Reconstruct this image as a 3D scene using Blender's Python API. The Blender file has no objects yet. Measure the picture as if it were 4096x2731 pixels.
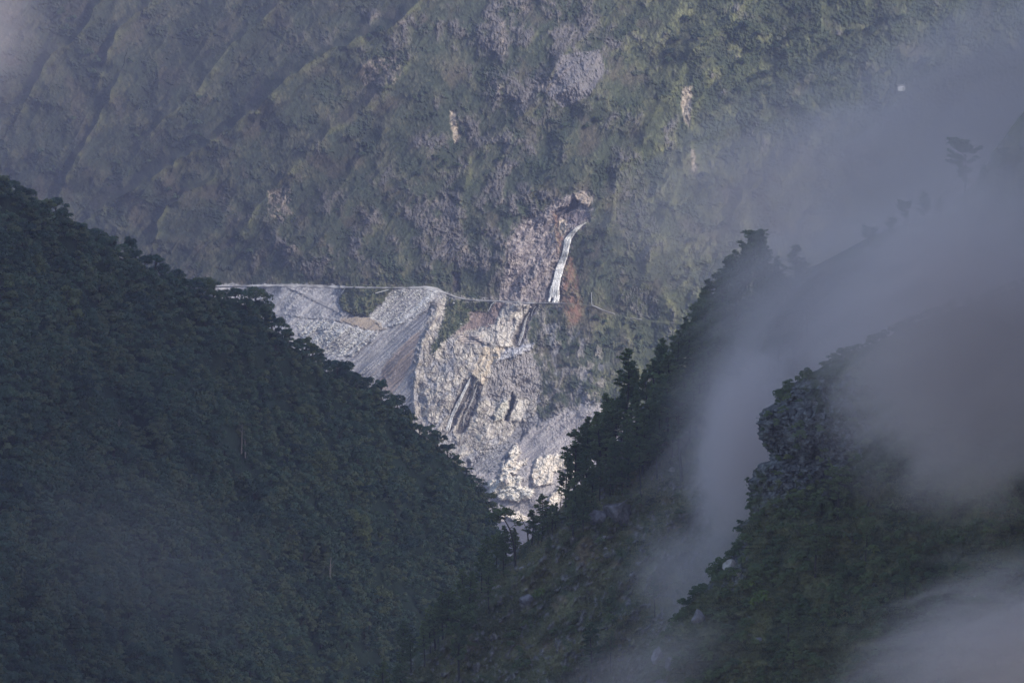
import bpy, math, random
import numpy as np
from mathutils import Vector, Matrix

# ------------------------------------------------------------------ camera, world, sun, exposure
CX, CY, F = 512.0, 341.0, 4170.0          # principal point and focal length, in pixels of a 1024 wide picture
PITCH = math.radians(3.0)
CAMZ = 250.0
scene = bpy.context.scene
col = scene.collection
cam = bpy.data.cameras.new('camera')
camo = bpy.data.objects.new('camera', cam)
col.objects.link(camo)
camo.location = (0, 0, CAMZ)
camo.rotation_euler = (math.radians(90) - PITCH, 0, 0)
cam.sensor_width = 36.0
cam.lens = F * 36.0 / 1024.0
cam.clip_start = 1.0
cam.clip_end = 60000.0
scene.camera = camo

SUN = Vector((0.74, -0.40, 0.54)).normalized()      # towards the sun: from the right, behind the camera
sun_el = math.asin(SUN.z)
sun_az = math.atan2(SUN.x, SUN.y)
world = bpy.data.worlds.new('World')
scene.world = world
world.use_nodes = True
wn = world.node_tree.nodes
wn.clear()
sky = wn.new('ShaderNodeTexSky')
sky.sky_type = 'NISHITA'
sky.sun_disc = False
sky.sun_elevation = sun_el
sky.sun_rotation = sun_az
sky.air_density = 1.0
sky.dust_density = 1.2
sky.ozone_density = 1.4
bg = wn.new('ShaderNodeBackground')
bg.inputs['Strength'].default_value = 0.15
wo = wn.new('ShaderNodeOutputWorld')
world.node_tree.links.new(sky.outputs[0], bg.inputs[0])
world.node_tree.links.new(bg.outputs[0], wo.inputs[0])

sl = bpy.data.lights.new('sun', 'SUN')
sl.energy = 3.0
sl.angle = math.radians(0.5)
sl.color = (1.0, 0.93, 0.84)
so = bpy.data.objects.new('sun', sl)
col.objects.link(so)
so.rotation_euler = SUN.to_track_quat('Z', 'Y').to_euler()
so.location = (600, -300, 900)

scene.view_settings.view_transform = 'Standard'
scene.view_settings.look = 'None'
scene.view_settings.exposure = 0.62
scene.view_settings.gamma = 1.0
scene.cycles.use_denoising = True
scene.cycles.max_bounces = 5
scene.cycles.diffuse_bounces = 2
scene.cycles.glossy_bounces = 1
scene.cycles.transmission_bounces = 2
scene.cycles.transparent_max_bounces = 8
scene.cycles.volume_bounces = 2
scene.cycles.volume_step_rate = 0.7
scene.cycles.use_adaptive_sampling = True
scene.cycles.adaptive_threshold = 0.02

# ------------------------------------------------------------------ geometry of the view
SP, CP = math.sin(PITCH), math.cos(PITCH)
def P(u, v, Y):
    """World points at distance Y seen in direction (u, v)."""
    u = np.asarray(u, float); v = np.asarray(v, float); Y = np.asarray(Y, float)
    dx = u - CX; zc = CY - v
    dy = F * CP + zc * SP
    dz = -F * SP + zc * CP
    k = Y / dy
    return np.stack([dx * k, Y * np.ones_like(k), CAMZ + dz * k], -1)

# ------------------------------------------------------------------ noise
def _hash(ix, iy, seed):
    ix = ix.astype(np.int64).astype(np.uint32); iy = iy.astype(np.int64).astype(np.uint32)
    h = ix * np.uint32(374761393) + iy * np.uint32(668265263) + np.uint32((seed * 2246822519) & 0xffffffff)
    h = (h ^ (h >> np.uint32(13))) * np.uint32(1274126177)
    return h ^ (h >> np.uint32(16))
def perlin(x, y, seed=0):
    x = np.asarray(x, np.float32); y = np.asarray(y, np.float32)
    x0 = np.floor(x); y0 = np.floor(y)
    fx = x - x0; fy = y - y0
    sx = fx * fx * fx * (fx * (fx * 6 - 15) + 10); sy = fy * fy * fy * (fy * (fy * 6 - 15) + 10)
    def g(ox, oy):
        a = _hash(x0 + ox, y0 + oy, seed).astype(np.float32) * np.float32(2 * math.pi / 4294967296.0)
        return np.cos(a) * (fx - ox) + np.sin(a) * (fy - oy)
    a = g(0, 0); b = g(1, 0); c = g(0, 1); d = g(1, 1)
    return ((a + sx * (b - a)) * (1 - sy) + (c + sx * (d - c)) * sy) * 1.5
def fbm(x, y, o=4, seed=0, gain=0.5):
    s = 0; a = 1.0; t = 0
    for i in range(o):
        s = s + a * perlin(x, y, seed + i * 17); t += a
        x = x * 2.03 + 5.2; y = y * 2.03 + 1.7; a *= gain
    return s / t
def ridged(x, y, o=4, seed=0, gain=0.55):
    s = 0; a = 1.0; t = 0
    for i in range(o):
        s = s + a * (1 - 2 * np.abs(perlin(x, y, seed + i * 13))); t += a
        x = x * 2.1 + 3.1; y = y * 2.1 + 8.7; a *= gain
    return s / t
def worley(x, y, seed=0):
    """returns distance to nearest, second nearest minus nearest, random of nearest cell"""
    x = np.asarray(x, np.float32); y = np.asarray(y, np.float32)
    x0 = np.floor(x); y0 = np.floor(y)
    f1 = np.full(x.shape, 9., np.float32); f2 = f1.copy(); rid = np.zeros_like(f1)
    for oy in (-1, 0, 1):
        for ox in (-1, 0, 1):
            h = _hash(x0 + ox, y0 + oy, seed)
            px = x0 + ox + (h & np.uint32(0xffff)).astype(np.float32) / 65536
            py = y0 + oy + (h >> np.uint32(16)).astype(np.float32) / 65536
            d = np.sqrt((px - x) ** 2 + (py - y) ** 2)
            r = (_hash(x0 + ox, y0 + oy, seed + 91) & np.uint32(0xffff)).astype(np.float32) / 65536
            closer = d < f1
            f2 = np.where(closer, f1, np.minimum(f2, d))
            rid = np.where(closer, r, rid)
            f1 = np.where(closer, d, f1)
    return f1, f2 - f1, rid
def sm(a, b, x):
    t = np.clip((x - a) / (b - a), 0, 1)
    return t * t * (3 - 2 * t)
def lerp(a, b, t):
    return a + (b - a) * t
def poly_sd(u, v, pts):
    """signed distance, positive inside"""
    p = np.array(pts, float); n = len(p)
    d = np.full(u.shape, 1e9); inside = np.zeros(u.shape, bool)
    for i in range(n):
        a = p[i]; b = p[(i + 1) % n]; e = b - a
        wx = u - a[0]; wy = v - a[1]
        t = np.clip((wx * e[0] + wy * e[1]) / (e @ e + 1e-9), 0, 1)
        d = np.minimum(d, (wx - e[0] * t) ** 2 + (wy - e[1] * t) ** 2)
        cond = (a[1] > v) != (b[1] > v)
        xi = a[0] + (v - a[1]) * e[0] / (e[1] if abs(e[1]) > 1e-9 else 1e-9)
        inside ^= cond & (u < xi)
    d = np.sqrt(d)
    return np.where(inside, d, -d)
def line_sd(u, v, pts):
    """distance to a polyline, positive to its right-lower side, and 0..1 along it"""
    p = np.array(pts, float)
    best = np.full(u.shape, 1e9); sg = np.ones(u.shape); al = np.zeros(u.shape)
    n = len(p) - 1
    for i in range(n):
        a = p[i]; b = p[i + 1]; e = b - a
        wx = u - a[0]; wy = v - a[1]
        t = np.clip((wx * e[0] + wy * e[1]) / (e @ e), 0, 1)
        d = (wx - e[0] * t) ** 2 + (wy - e[1] * t) ** 2
        cr = e[0] * wy - e[1] * wx
        m = d < best
        best = np.where(m, d, best); sg = np.where(m, np.sign(cr), sg); al = np.where(m, (i + t) / n, al)
    return np.sqrt(best) * sg, al

# ------------------------------------------------------------------ object helpers
def make_mesh(name, V, Fc, cols=None, smooth=True):
    me = bpy.data.meshes.new(name)
    V = np.ascontiguousarray(V, np.float32).reshape(-1, 3); Fc = np.ascontiguousarray(Fc, np.int32)
    nf, k = Fc.shape
    me.vertices.add(len(V)); me.vertices.foreach_set('co', V.ravel())
    me.loops.add(nf * k); me.loops.foreach_set('vertex_index', Fc.ravel())
    me.polygons.add(nf)
    me.polygons.foreach_set('loop_start', np.arange(0, nf * k, k, dtype=np.int32))
    if smooth: me.polygons.foreach_set('use_smooth', np.ones(nf, bool))
    else: me.polygons.foreach_set('use_smooth', np.zeros(nf, bool))
    me.update(calc_edges=True)
    if cols is not None:
        at = me.color_attributes.new('Col', 'FLOAT_COLOR', 'POINT')
        c4 = np.ones((len(V), 4), np.float32); c4[:, :3] = np.asarray(cols).reshape(-1, 3)
        at.data.foreach_set('color', c4.ravel())
    return me
def link(name, me, mat=None, parent=None, **props):
    o = bpy.data.objects.new(name, me); col.objects.link(o)
    if mat is not None and me is not None and not me.materials: me.materials.append(mat)
    if parent is not None: o.parent = parent
    for k, w in props.items(): o[k] = w
    return o
def thing(name, loc, label, category, group=None, rz=0.0, sc=1.0):
    o = bpy.data.objects.new(name, None); col.objects.link(o)
    o.location = tuple(float(a) for a in loc); o.rotation_euler = (0, 0, rz); o.scale = (sc, sc, sc)
    o.empty_display_size = 0.5
    o['label'] = label; o['category'] = category
    if group: o['group'] = group
    return o
def grid_faces(nr, nc):
    i = np.arange(nr * nc).reshape(nr, nc)
    return np.stack([i[:-1, :-1], i[1:, :-1], i[1:, 1:], i[:-1, 1:]], -1).reshape(-1, 4)
def tube(path, radii, n=7):
    """closed tapering tube along a path -> verts, quad faces"""
    path = [Vector(p) for p in path]; V = []; Fq = []
    for i, p in enumerate(path):
        d = (path[min(i + 1, len(path) - 1)] - path[max(i - 1, 0)]).normalized()
        a = d.orthogonal().normalized(); b = d.cross(a)
        for j in range(n):
            t = 2 * math.pi * j / n
            V.append(p + (a * math.cos(t) + b * math.sin(t)) * radii[i])
    for i in range(len(path) - 1):
        for j in range(n):
            k = (j + 1) % n
            Fq.append([i * n + j, i * n + k, (i + 1) * n + k, (i + 1) * n + j])
    return np.array([tuple(v) for v in V]), np.array(Fq)
class Bag:
    def __init__(s): s.V = []; s.F = []; s.n = 0
    def add(s, VF):
        V, Fq = VF
        s.V.append(np.asarray(V, float).reshape(-1, 3)); s.F.append(np.asarray(Fq) + s.n); s.n += len(s.V[-1])
    def get(s): return np.concatenate(s.V), np.concatenate(s.F)

# ------------------------------------------------------------------ materials
def nd(nt, t, **kw):
    n = nt.nodes.new(t)
    for k, w in kw.items(): setattr(n, k, w)
    return n
def terrain_mat(name, fine=1.0, var=0.5, bump=0.6, rough=0.95):
    """surface coloured by the mesh's own colour layer, broken up by fine noise"""
    m = bpy.data.materials.new(name); m.use_nodes = True; nt = m.node_tree; L = nt.links
    b = nt.nodes['Principled BSDF']; b.inputs['Roughness'].default_value = rough
    b.inputs['Specular IOR Level'].default_value = 0.15
    ca = nd(nt, 'ShaderNodeVertexColor', layer_name='Col')
    tc = nd(nt, 'ShaderNodeNewGeometry')
    mp = nd(nt, 'ShaderNodeMapping'); mp.inputs['Scale'].default_value = (1.0, 0.55, 0.55)
    L.new(tc.outputs['Position'], mp.inputs[0])
    n1 = nd(nt, 'ShaderNodeTexNoise'); n1.inputs['Scale'].default_value = fine; n1.inputs['Detail'].default_value = 5; n1.inputs['Roughness'].default_value = 0.7
    L.new(mp.outputs[0], n1.inputs['Vector'])
    mr = nd(nt, 'ShaderNodeMapRange'); mr.inputs['From Min'].default_value = 0.3; mr.inputs['From Max'].default_value = 0.7
    mr.inputs['To Min'].default_value = 1 - var; mr.inputs['To Max'].default_value = 1 + var
    L.new(n1.outputs['Fac'], mr.inputs['Value'])
    mx = nd(nt, 'ShaderNodeMix', data_type='RGBA', blend_type='MULTIPLY'); mx.inputs['Factor'].default_value = 1
    L.new(ca.outputs['Color'], mx.inputs[6]); L.new(mr.outputs[0], mx.inputs[7]); L.new(mx.outputs[2], b.inputs['Base Color'])
    bp = nd(nt, 'ShaderNodeBump'); bp.inputs['Strength'].default_value = bump; bp.inputs['Distance'].default_value = 1.0 / fine
    L.new(n1.outputs['Fac'], bp.inputs['Height']); L.new(bp.outputs[0], b.inputs['Normal'])
    return m
def leaf_mat(name, c1, c2, c3=None, scale=0.18, rnd=0.35, transl=0.15):
    """foliage: patches of two or three greens, a little shift from plant to plant, slight translucency"""
    m = bpy.data.materials.new(name); m.use_nodes = True; nt = m.node_tree; L = nt.links
    b = nt.nodes['Principled BSDF']; b.inputs['Roughness'].default_value = 0.6; b.inputs['Specular IOR Level'].default_value = 0.25
    g = nd(nt, 'ShaderNodeNewGeometry')
    n = nd(nt, 'ShaderNodeTexNoise'); n.inputs['Scale'].default_value = scale; n.inputs['Detail'].default_value = 4
    L.new(g.outputs['Position'], n.inputs['Vector'])
    oi = nd(nt, 'ShaderNodeObjectInfo')
    ad = nd(nt, 'ShaderNodeMath', operation='MULTIPLY_ADD'); ad.inputs[1].default_value = rnd; 
    L.new(oi.outputs['Random'], ad.inputs[0]); L.new(n.outputs['Fac'], ad.inputs[2])
    cr = nd(nt, 'ShaderNodeValToRGB'); e = cr.color_ramp.elements
    e[0].position = 0.38; e[0].color = (*c1, 1); e[1].position = 0.62 + rnd * 0.6; e[1].color = (*c2, 1)
    if c3: x = cr.color_ramp.elements.new(min(0.97, 0.72 + rnd * 0.6)); x.color = (*c3, 1)
    L.new(ad.outputs[0], cr.inputs[0]); L.new(cr.outputs[0], b.inputs['Base Color'])
    t = nd(nt, 'ShaderNodeBsdfTranslucent'); L.new(cr.outputs[0], t.inputs[0])
    ms = nd(nt, 'ShaderNodeMixShader'); ms.inputs[0].default_value = transl
    L.new(b.outputs[0], ms.inputs[1]); L.new(t.outputs[0], ms.inputs[2])
    L.new(ms.outputs[0], nt.nodes['Material Output'].inputs['Surface'])
    return m
def plain(name, c, rough=0.8, var=0.25, scale=1.5, spec=0.3):
    m = bpy.data.materials.new(name); m.use_nodes = True; nt = m.node_tree; L = nt.links
    b = nt.nodes['Principled BSDF']; b.inputs['Roughness'].default_value = rough; b.inputs['Specular IOR Level'].default_value = spec
    g = nd(nt, 'ShaderNodeNewGeometry'); n = nd(nt, 'ShaderNodeTexNoise'); n.inputs['Scale'].default_value = scale; n.inputs['Detail'].default_value = 4
    L.new(g.outputs['Position'], n.inputs['Vector'])
    cr = nd(nt, 'ShaderNodeValToRGB'); e = cr.color_ramp.elements
    e[0].position = 0.3; e[0].color = (*[x * (1 - var) for x in c], 1); e[1].position = 0.7; e[1].color = (*[min(1, x * (1 + var)) for x in c], 1)
    L.new(n.outputs['Fac'], cr.inputs[0]); L.new(cr.outputs[0], b.inputs['Base Color'])
    bp = nd(nt, 'ShaderNodeBump'); bp.inputs['Strength'].default_value = 0.5; bp.inputs['Distance'].default_value = 0.3 / scale
    L.new(n.outputs['Fac'], bp.inputs['Height']); L.new(bp.outputs[0], b.inputs['Normal'])
    return m
M_far = terrain_mat('far_mountain_surface', 0.8, 0.40, 0.35)
M_near = terrain_mat('near_slope_surface', 1.6, 0.5, 0.8)
M_broad = leaf_mat('broadleaf_foliage', (0.020, 0.046, 0.040), (0.072, 0.118, 0.068), (0.12, 0.145, 0.07), 0.12, 0.35)
M_farleaf = leaf_mat('far_bush_foliage', (0.016, 0.032, 0.020), (0.045, 0.070, 0.028), None, 0.12, 0.3)
M_pine = leaf_mat('pine_needles', (0.055, 0.092, 0.045), (0.15, 0.19, 0.075), None, 0.25, 0.35, 0.08)
M_shrub = leaf_mat('shrub_foliage', (0.045, 0.075, 0.030), (0.12, 0.15, 0.05), (0.18, 0.18, 0.06), 0.2, 0.3)
M_grass = leaf_mat('rough_grass', (0.12, 0.13, 0.055), (0.27, 0.25, 0.11), (0.34, 0.26, 0.15), 0.07, 0.0, 0.2)
M_bark = plain('dark_bark', (0.045, 0.038, 0.034), 0.9, 0.35, 1.2)
M_deadwood = plain('pale_dead_wood', (0.30, 0.26, 0.24), 0.9, 0.25, 2)
M_rock = plain('dark_rock', (0.165, 0.145, 0.155), 0.9, 0.55, 0.7)
M_palerock = plain('pale_rock', (0.33, 0.29, 0.27), 0.9, 0.35, 0.9)
M_road = plain('gravel_road', (0.25, 0.245, 0.25), 0.95, 0.5, 0.15)
M_white = plain('whitewash', (0.80, 0.79, 0.76), 0.7, 0.06, 1)
M_roof = plain('grey_sheet_roof', (0.25, 0.24, 0.23), 0.6, 0.2, 1)
M_metal = plain('galvanised_metal', (0.45, 0.45, 0.46), 0.5, 0.2, 3)
M_door = plain('brown_door', (0.10, 0.07, 0.05), 0.7, 0.2, 3)

# ------------------------------------------------------------------ far mountain
ROAD = [(-60, 288), (120, 287), (200, 286), (225, 285.6), (253, 285.2), (289, 284.8), (340, 286.4), (391, 287.4), (425, 287),
        (437, 289), (447, 293), (456, 296.5), (468, 299.3), (500, 300.6), (528, 302.4), (549, 302.6), (566, 302.4), (584, 303.4), (592, 304.6),
        (603, 309.5), (616, 313.6), (630, 317), (643, 319.2), (658, 320.4), (700, 323), (1150, 340)]
RU = np.array([p[0] for p in ROAD]); RV = np.array([p[1] for p in ROAD])
def road_v(u): return np.interp(u, RU, RV)
RIDGES = [  # polyline (px), amplitude m, width on the lower right, width on the upper left
    ([(90, 215), (130, 190), (160, 172), (207, 143), (231, 128), (255, 110), (279, 86), (316, 57), (349, 43), (395, 25), (430, -10), (460, -60)], 26, 42, 7),
    ([(20, 110), (51, 53), (76, 40), (88, 21), (99, 3), (120, -40)], 15, 18, 4),
    ([(100, 72), (118, 30), (132, 16), (153, 0), (175, -40)], 11, 16, 4),
    ([(150, 130), (180, 105), (199, 89), (215, 64), (230, 45), (262, 20), (290, -10)], 9, 20, 5),
    ([(60, 190), (75, 160), (95, 125), (108, 100), (120, 70)], 9, 14, 4),
    ([(153, 245), (158, 222), (166, 204), (190, 190), (215, 178)], 9, 16, 3),
    ([(240, 235), (262, 200), (290, 170), (330, 130), (370, 105), (410, 60)], 8, 26, 8),
    ([(455, 250), (460, 200), (470, 160), (500, 130), (540, 100), (560, 60), (600, 20)], 11, 30, 7),
    ([(300, 262), (330, 225), (360, 190), (385, 160)], 7, 20, 6),
    ([(500, 240), (520, 200), (560, 165), (600, 150), (640, 105), (660, 60)], 9, 24, 12),
    ([(600, 262), (612, 215), (618, 170), (640, 150), (655, 110), (672, 90), (690, 55), (730, 20), (760, -20)], 16, 34, 13),
    ([(640, 300), (650, 250), (672, 200), (690, 150), (692, 110), (712, 70)], 10, 26, 12),
    ([(720, 250), (745, 190), (790, 150), (830, 110), (900, 60)], 12, 30, 10),
    ([(445, 296), (436, 310), (428, 335), (418, 360), (414, 395), (416, 425)], 9, 20, 2.2),
    
]
def far_Y(u, v, full=True):
    rv = road_v(u)
    up = np.maximum(rv - v, 0); dn = np.maximum(v - rv, 0)
    Y = 3600 + up * 0.62 - dn * 0.60
    Y = Y - 5.5 * sm(-0.3, 1.8, v - rv) + 3.5 * sm(0, 10, v - rv)           # bench cut for the road
    Y = Y - 22 * fbm(u / 130 + 3, v / 130, 3, 5) - 10 * fbm((u + v * 0.8) / 55, (v - u * 0.3) / 75, 3, 9)
    upz = sm(2, 30, rv - v)
    wr_ = 10 * fbm(u / 45, v / 45, 3, 24)
    rib = ridged((u + 0.9 * v + wr_) / 46, (u - v) / 230 + 7, 4, 25, 0.5)
    Y = Y - 8.0 * rib * upz * (0.5 + 0.5 * sm(640, 560, u) )
    keep = 1 - 0.75 * sm(296, 306, v) * sm(250, 300, u) * sm(470, 440, u)
    for pts, A, wr, wl in RIDGES:
        wu = u + 3.0 * perlin(u / 14, v / 14, 71); wv = v + 3.0 * perlin(u / 14, v / 14, 72)
        s, al = line_sd(wu, wv, pts)
        end = sm(0, 0.12, al) * sm(1.001, 0.9, al)
        prof = np.where(s > 0, np.exp(-np.abs(s) / wr), np.exp(-(np.abs(s) / wl) ** 1.3))
        Y = Y - (1.45 if pts[0][0] < 290 else 0.75) * A * prof * (0.35 + 0.65 * end) * (keep if A != 9 or wl != 2.2 else 1)
    return Y
# zones of the landslide, all in the photograph's pixel frame, given as places on the mountain face
Z = dict(
    scree_up=[(215, 284), (250, 284.5), (289, 284), (341, 285.5), (344, 291), (339, 300), (343, 311), (355, 316), (370, 317), (380, 322), (383, 328), (378, 331), (376, 336), (364, 346), (351, 356), (330, 380), (200, 380), (215, 300)],
    scree_r=[(369, 316.5), (380.6, 303), (386, 296), (394, 288), (425, 286), (447, 292), (452, 297), (445, 303), (432, 302), (425, 312), (400, 323.5), (383, 328.5)],
    scree_low=[(296, 322), (325, 320.5), (335, 321.5), (365, 329.5), (378, 331), (376, 336), (364, 346), (351, 355), (335, 356), (320, 352), (300, 335)],
    fan=[(383, 328.5), (400, 323.5), (425, 312), (431, 302), (434, 306), (428, 325), (421, 345), (415, 370), (412, 392), (414, 420), (395, 412), (370, 385), (340, 360), (351, 355), (364, 346), (376, 336), (378, 331)],
    brownfan=[(412, 335), (420, 330), (414, 355), (404, 378), (392, 395), (378, 385), (385, 362)],
    bush=[(338, 284), (394, 286), (387, 296), (378, 306), (369, 315), (354, 315), (343, 311), (339, 300), (344, 290)],
    mud=[(329, 320), (348, 316.5), (369, 317), (380.6, 322), (382, 326), (386, 328), (378, 330.5), (365, 329), (346, 322)],
    track1=[(287, 287), (292, 287.5), (312, 296), (332, 305), (350, 315), (345, 316.5), (325, 306), (306, 297)],
    track2=[(272, 311.5), (300, 314.5), (340, 318), (340, 320), (300, 317), (272, 314)],
    cliff=[(430, 300), (447, 294), (470, 299), (500, 299.5), (532, 302), (540, 306), (529, 324), (527, 342), (534, 347), (530, 356), (540, 372), (540, 395), (536, 414), (528, 430), (515, 440), (490, 455), (470, 470), (430, 470), (408, 420), (412, 390), (416, 360), (424, 330), (431, 310)],
    greenwedge=[(446, 298), (470, 300.5), (494, 300.8), (489, 310.7), (472, 312), (469, 320), (461, 327), (444, 341), (433, 354), (431, 348), (440, 329), (445, 313)],
    brownrock=[(470, 312), (489, 311), (495, 301), (505, 302), (502, 311), (498, 320), (489, 326), (468, 329), (455, 335), (462, 326), (469, 320)],
    wall=[(505, 302), (528, 303.5), (528, 309), (520, 320), (514, 335), (513, 346), (495, 347), (478, 341), (470, 333), (486, 328), (496, 323), (501, 311)],
    strata=[(462, 334), (478, 335), (484, 341), (480, 344), (462, 343), (457, 338)],
    chute=[(530, 303), (538, 305), (528, 323.5), (526, 336), (520, 345.5), (512, 346.5), (514, 335.6), (520.5, 323), (527, 311)],
    ledge=[(495, 352), (515, 347), (532, 342), (534, 348), (520, 354), (508, 358), (496, 361)],
    fault=[(482, 347), (498, 347), (505, 350), (497, 358), (490, 366), (486, 380), (479, 388), (473, 380), (471, 371), (478, 362)],
    brownslope=[(498, 360), (512, 356), (530, 352), (538, 365), (540, 385), (535, 400), (525, 398), (512, 392), (500, 398), (488, 400), (484, 392), (490, 375)],
    wet1=[(472, 375), (476, 378), (471, 392), (462, 408), (455, 424), (448, 434), (445, 428), (452, 408), (459, 392), (463, 380)],
    wet2=[(477, 381), (483, 385), (478, 402), (470, 420), (464, 434), (456, 432), (462, 415), (469, 398)],
    blockA=[(503, 399), (508, 401), (508, 408), (503, 418), (494, 422), (494, 414), (499, 406)],
    blockB=[(518, 400), (526, 399), (525, 410), (520, 420), (509, 421), (511, 411), (516, 405)],
    crack=[(512, 392), (515, 398), (512, 409), (507, 420), (504, 420), (508, 410), (510, 401)],
    talusA=[(536, 412), (518, 425), (507, 439), (475, 457), (466, 468), (485, 474), (500, 464), (511, 452), (520, 442), (526, 430), (545, 420)],
    gravel=[(466, 462), (480, 458), (500, 452), (515, 437), (535, 425), (560, 410), (590, 400), (640, 420), (620, 480), (570, 530), (500, 530), (480, 500)],
    ridgerock=[(513, 442), (519, 444), (520, 452), (515, 460), (526, 459), (525, 464), (512, 474), (507, 484), (498, 480), (503, 466), (509, 454)],
    bigbeige=[(537, 457), (552, 454), (571, 453), (580, 458), (566, 468), (555, 472), (552, 478), (553, 482), (536, 487), (531, 481), (533, 468)],
    boulders=[(503, 478), (520, 476), (522, 486), (534, 488), (530, 498), (518, 500), (502, 499), (490, 492), (488, 480)],
    bottom=[(496, 511), (510, 511), (519, 510), (526, 516), (531, 530), (524, 534), (515, 520), (496, 515)],
    rimbeige=[(575, 455), (568, 468), (562, 482), (550, 496), (545, 505), (555, 507), (568, 490), (580, 470)],
    fallrock=[(498, 302), (503, 275), (506, 262), (510, 240), (514, 228), (523, 220), (540, 214), (548, 206), (558, 199), (572, 194), (583, 190), (592, 197), (589, 208), (591, 218), (584, 226), (576, 232), (570, 243), (566, 262), (562, 285), (562, 302)],
    arch=[(554, 213), (560, 208), (568, 206), (574, 198), (580, 201), (576, 209), (566, 213), (557, 217)],
    archlit=[(573, 193), (582, 191), (592, 199), (588, 206), (578, 203)],
    shelf=[(560, 217), (575, 211), (590, 212), (586, 220), (576, 224), (566, 222)],
    beigefall=[(556, 221), (566, 219), (567, 230), (562, 237), (554, 236), (549, 232)],
    rust1=[(553, 211), (558, 214), (560, 232), (564, 245), (562, 258), (557, 256), (556, 240), (554, 225)],
    rust2=[(564, 260), (572, 258), (577, 278), (581, 303), (561, 303), (561, 288)],
    rust3=[(564, 304), (583, 304), (583, 312), (578, 320), (570, 327), (567, 316)],
    rightrock=[(536, 306), (562, 304), (572, 325), (590, 335), (604, 350), (612, 372), (600, 400), (585, 415), (560, 410), (540, 414), (535, 380), (538, 345)],
    wetfall=[(550, 262), (560, 262), (561, 282), (562, 302), (545, 302), (549, 285)],
    cleft=[(452, 272), (459, 272), (460, 290), (453, 293)],
    pale1=[(450, 110), (456, 112), (457, 124), (460, 138), (455, 143), (451, 128)],
    pale2=[(683, 88), (692, 86), (691, 112), (689, 128), (684, 120), (681, 104)],
    pale3=[(362, 62), (398, 56), (402, 74), (395, 84), (364, 86), (360, 75)],
    pale4=[(268, 190), (290, 186), (292, 215), (282, 222), (268, 214)],
    pale5=[(560, 55), (600, 50), (605, 70), (590, 95), (562, 108), (548, 95)],
    pale6=[(691, 150), (695, 150), (696, 172), (692, 170)],
    rightcliff=[(618, 300), (625, 285), (650, 290), (658, 300), (660, 318), (640, 317)],
    rightgrey=[(612, 145), (640, 150), (645, 190), (660, 230), (650, 262), (628, 250), (615, 210), (610, 175)],
)
def zone(name, u, v, w=1.2, warp=2.0, seed=3):
    pts = Z[name]
    a = np.array(pts); lo = a.min(0) - 8; hi = a.max(0) + 8
    out = np.zeros(u.shape, np.float32)
    m = (u > lo[0]) & (u < hi[0]) & (v > lo[1]) & (v < hi[1])
    if not m.any(): return out
    uu = u[m]; vv = v[m]
    uw = uu + warp * fbm(uu / 5, vv / 5, 3, seed); vw = vv + warp * fbm(uu / 5, vv / 5, 3, seed + 40)
    out[m] = sm(-w, w, poly_sd(uw, vw, pts))
    return out
def axis(segs):
    out = []
    for a, b, s in segs: out.append(np.arange(a, b, s))
    return np.concatenate(out)
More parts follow.
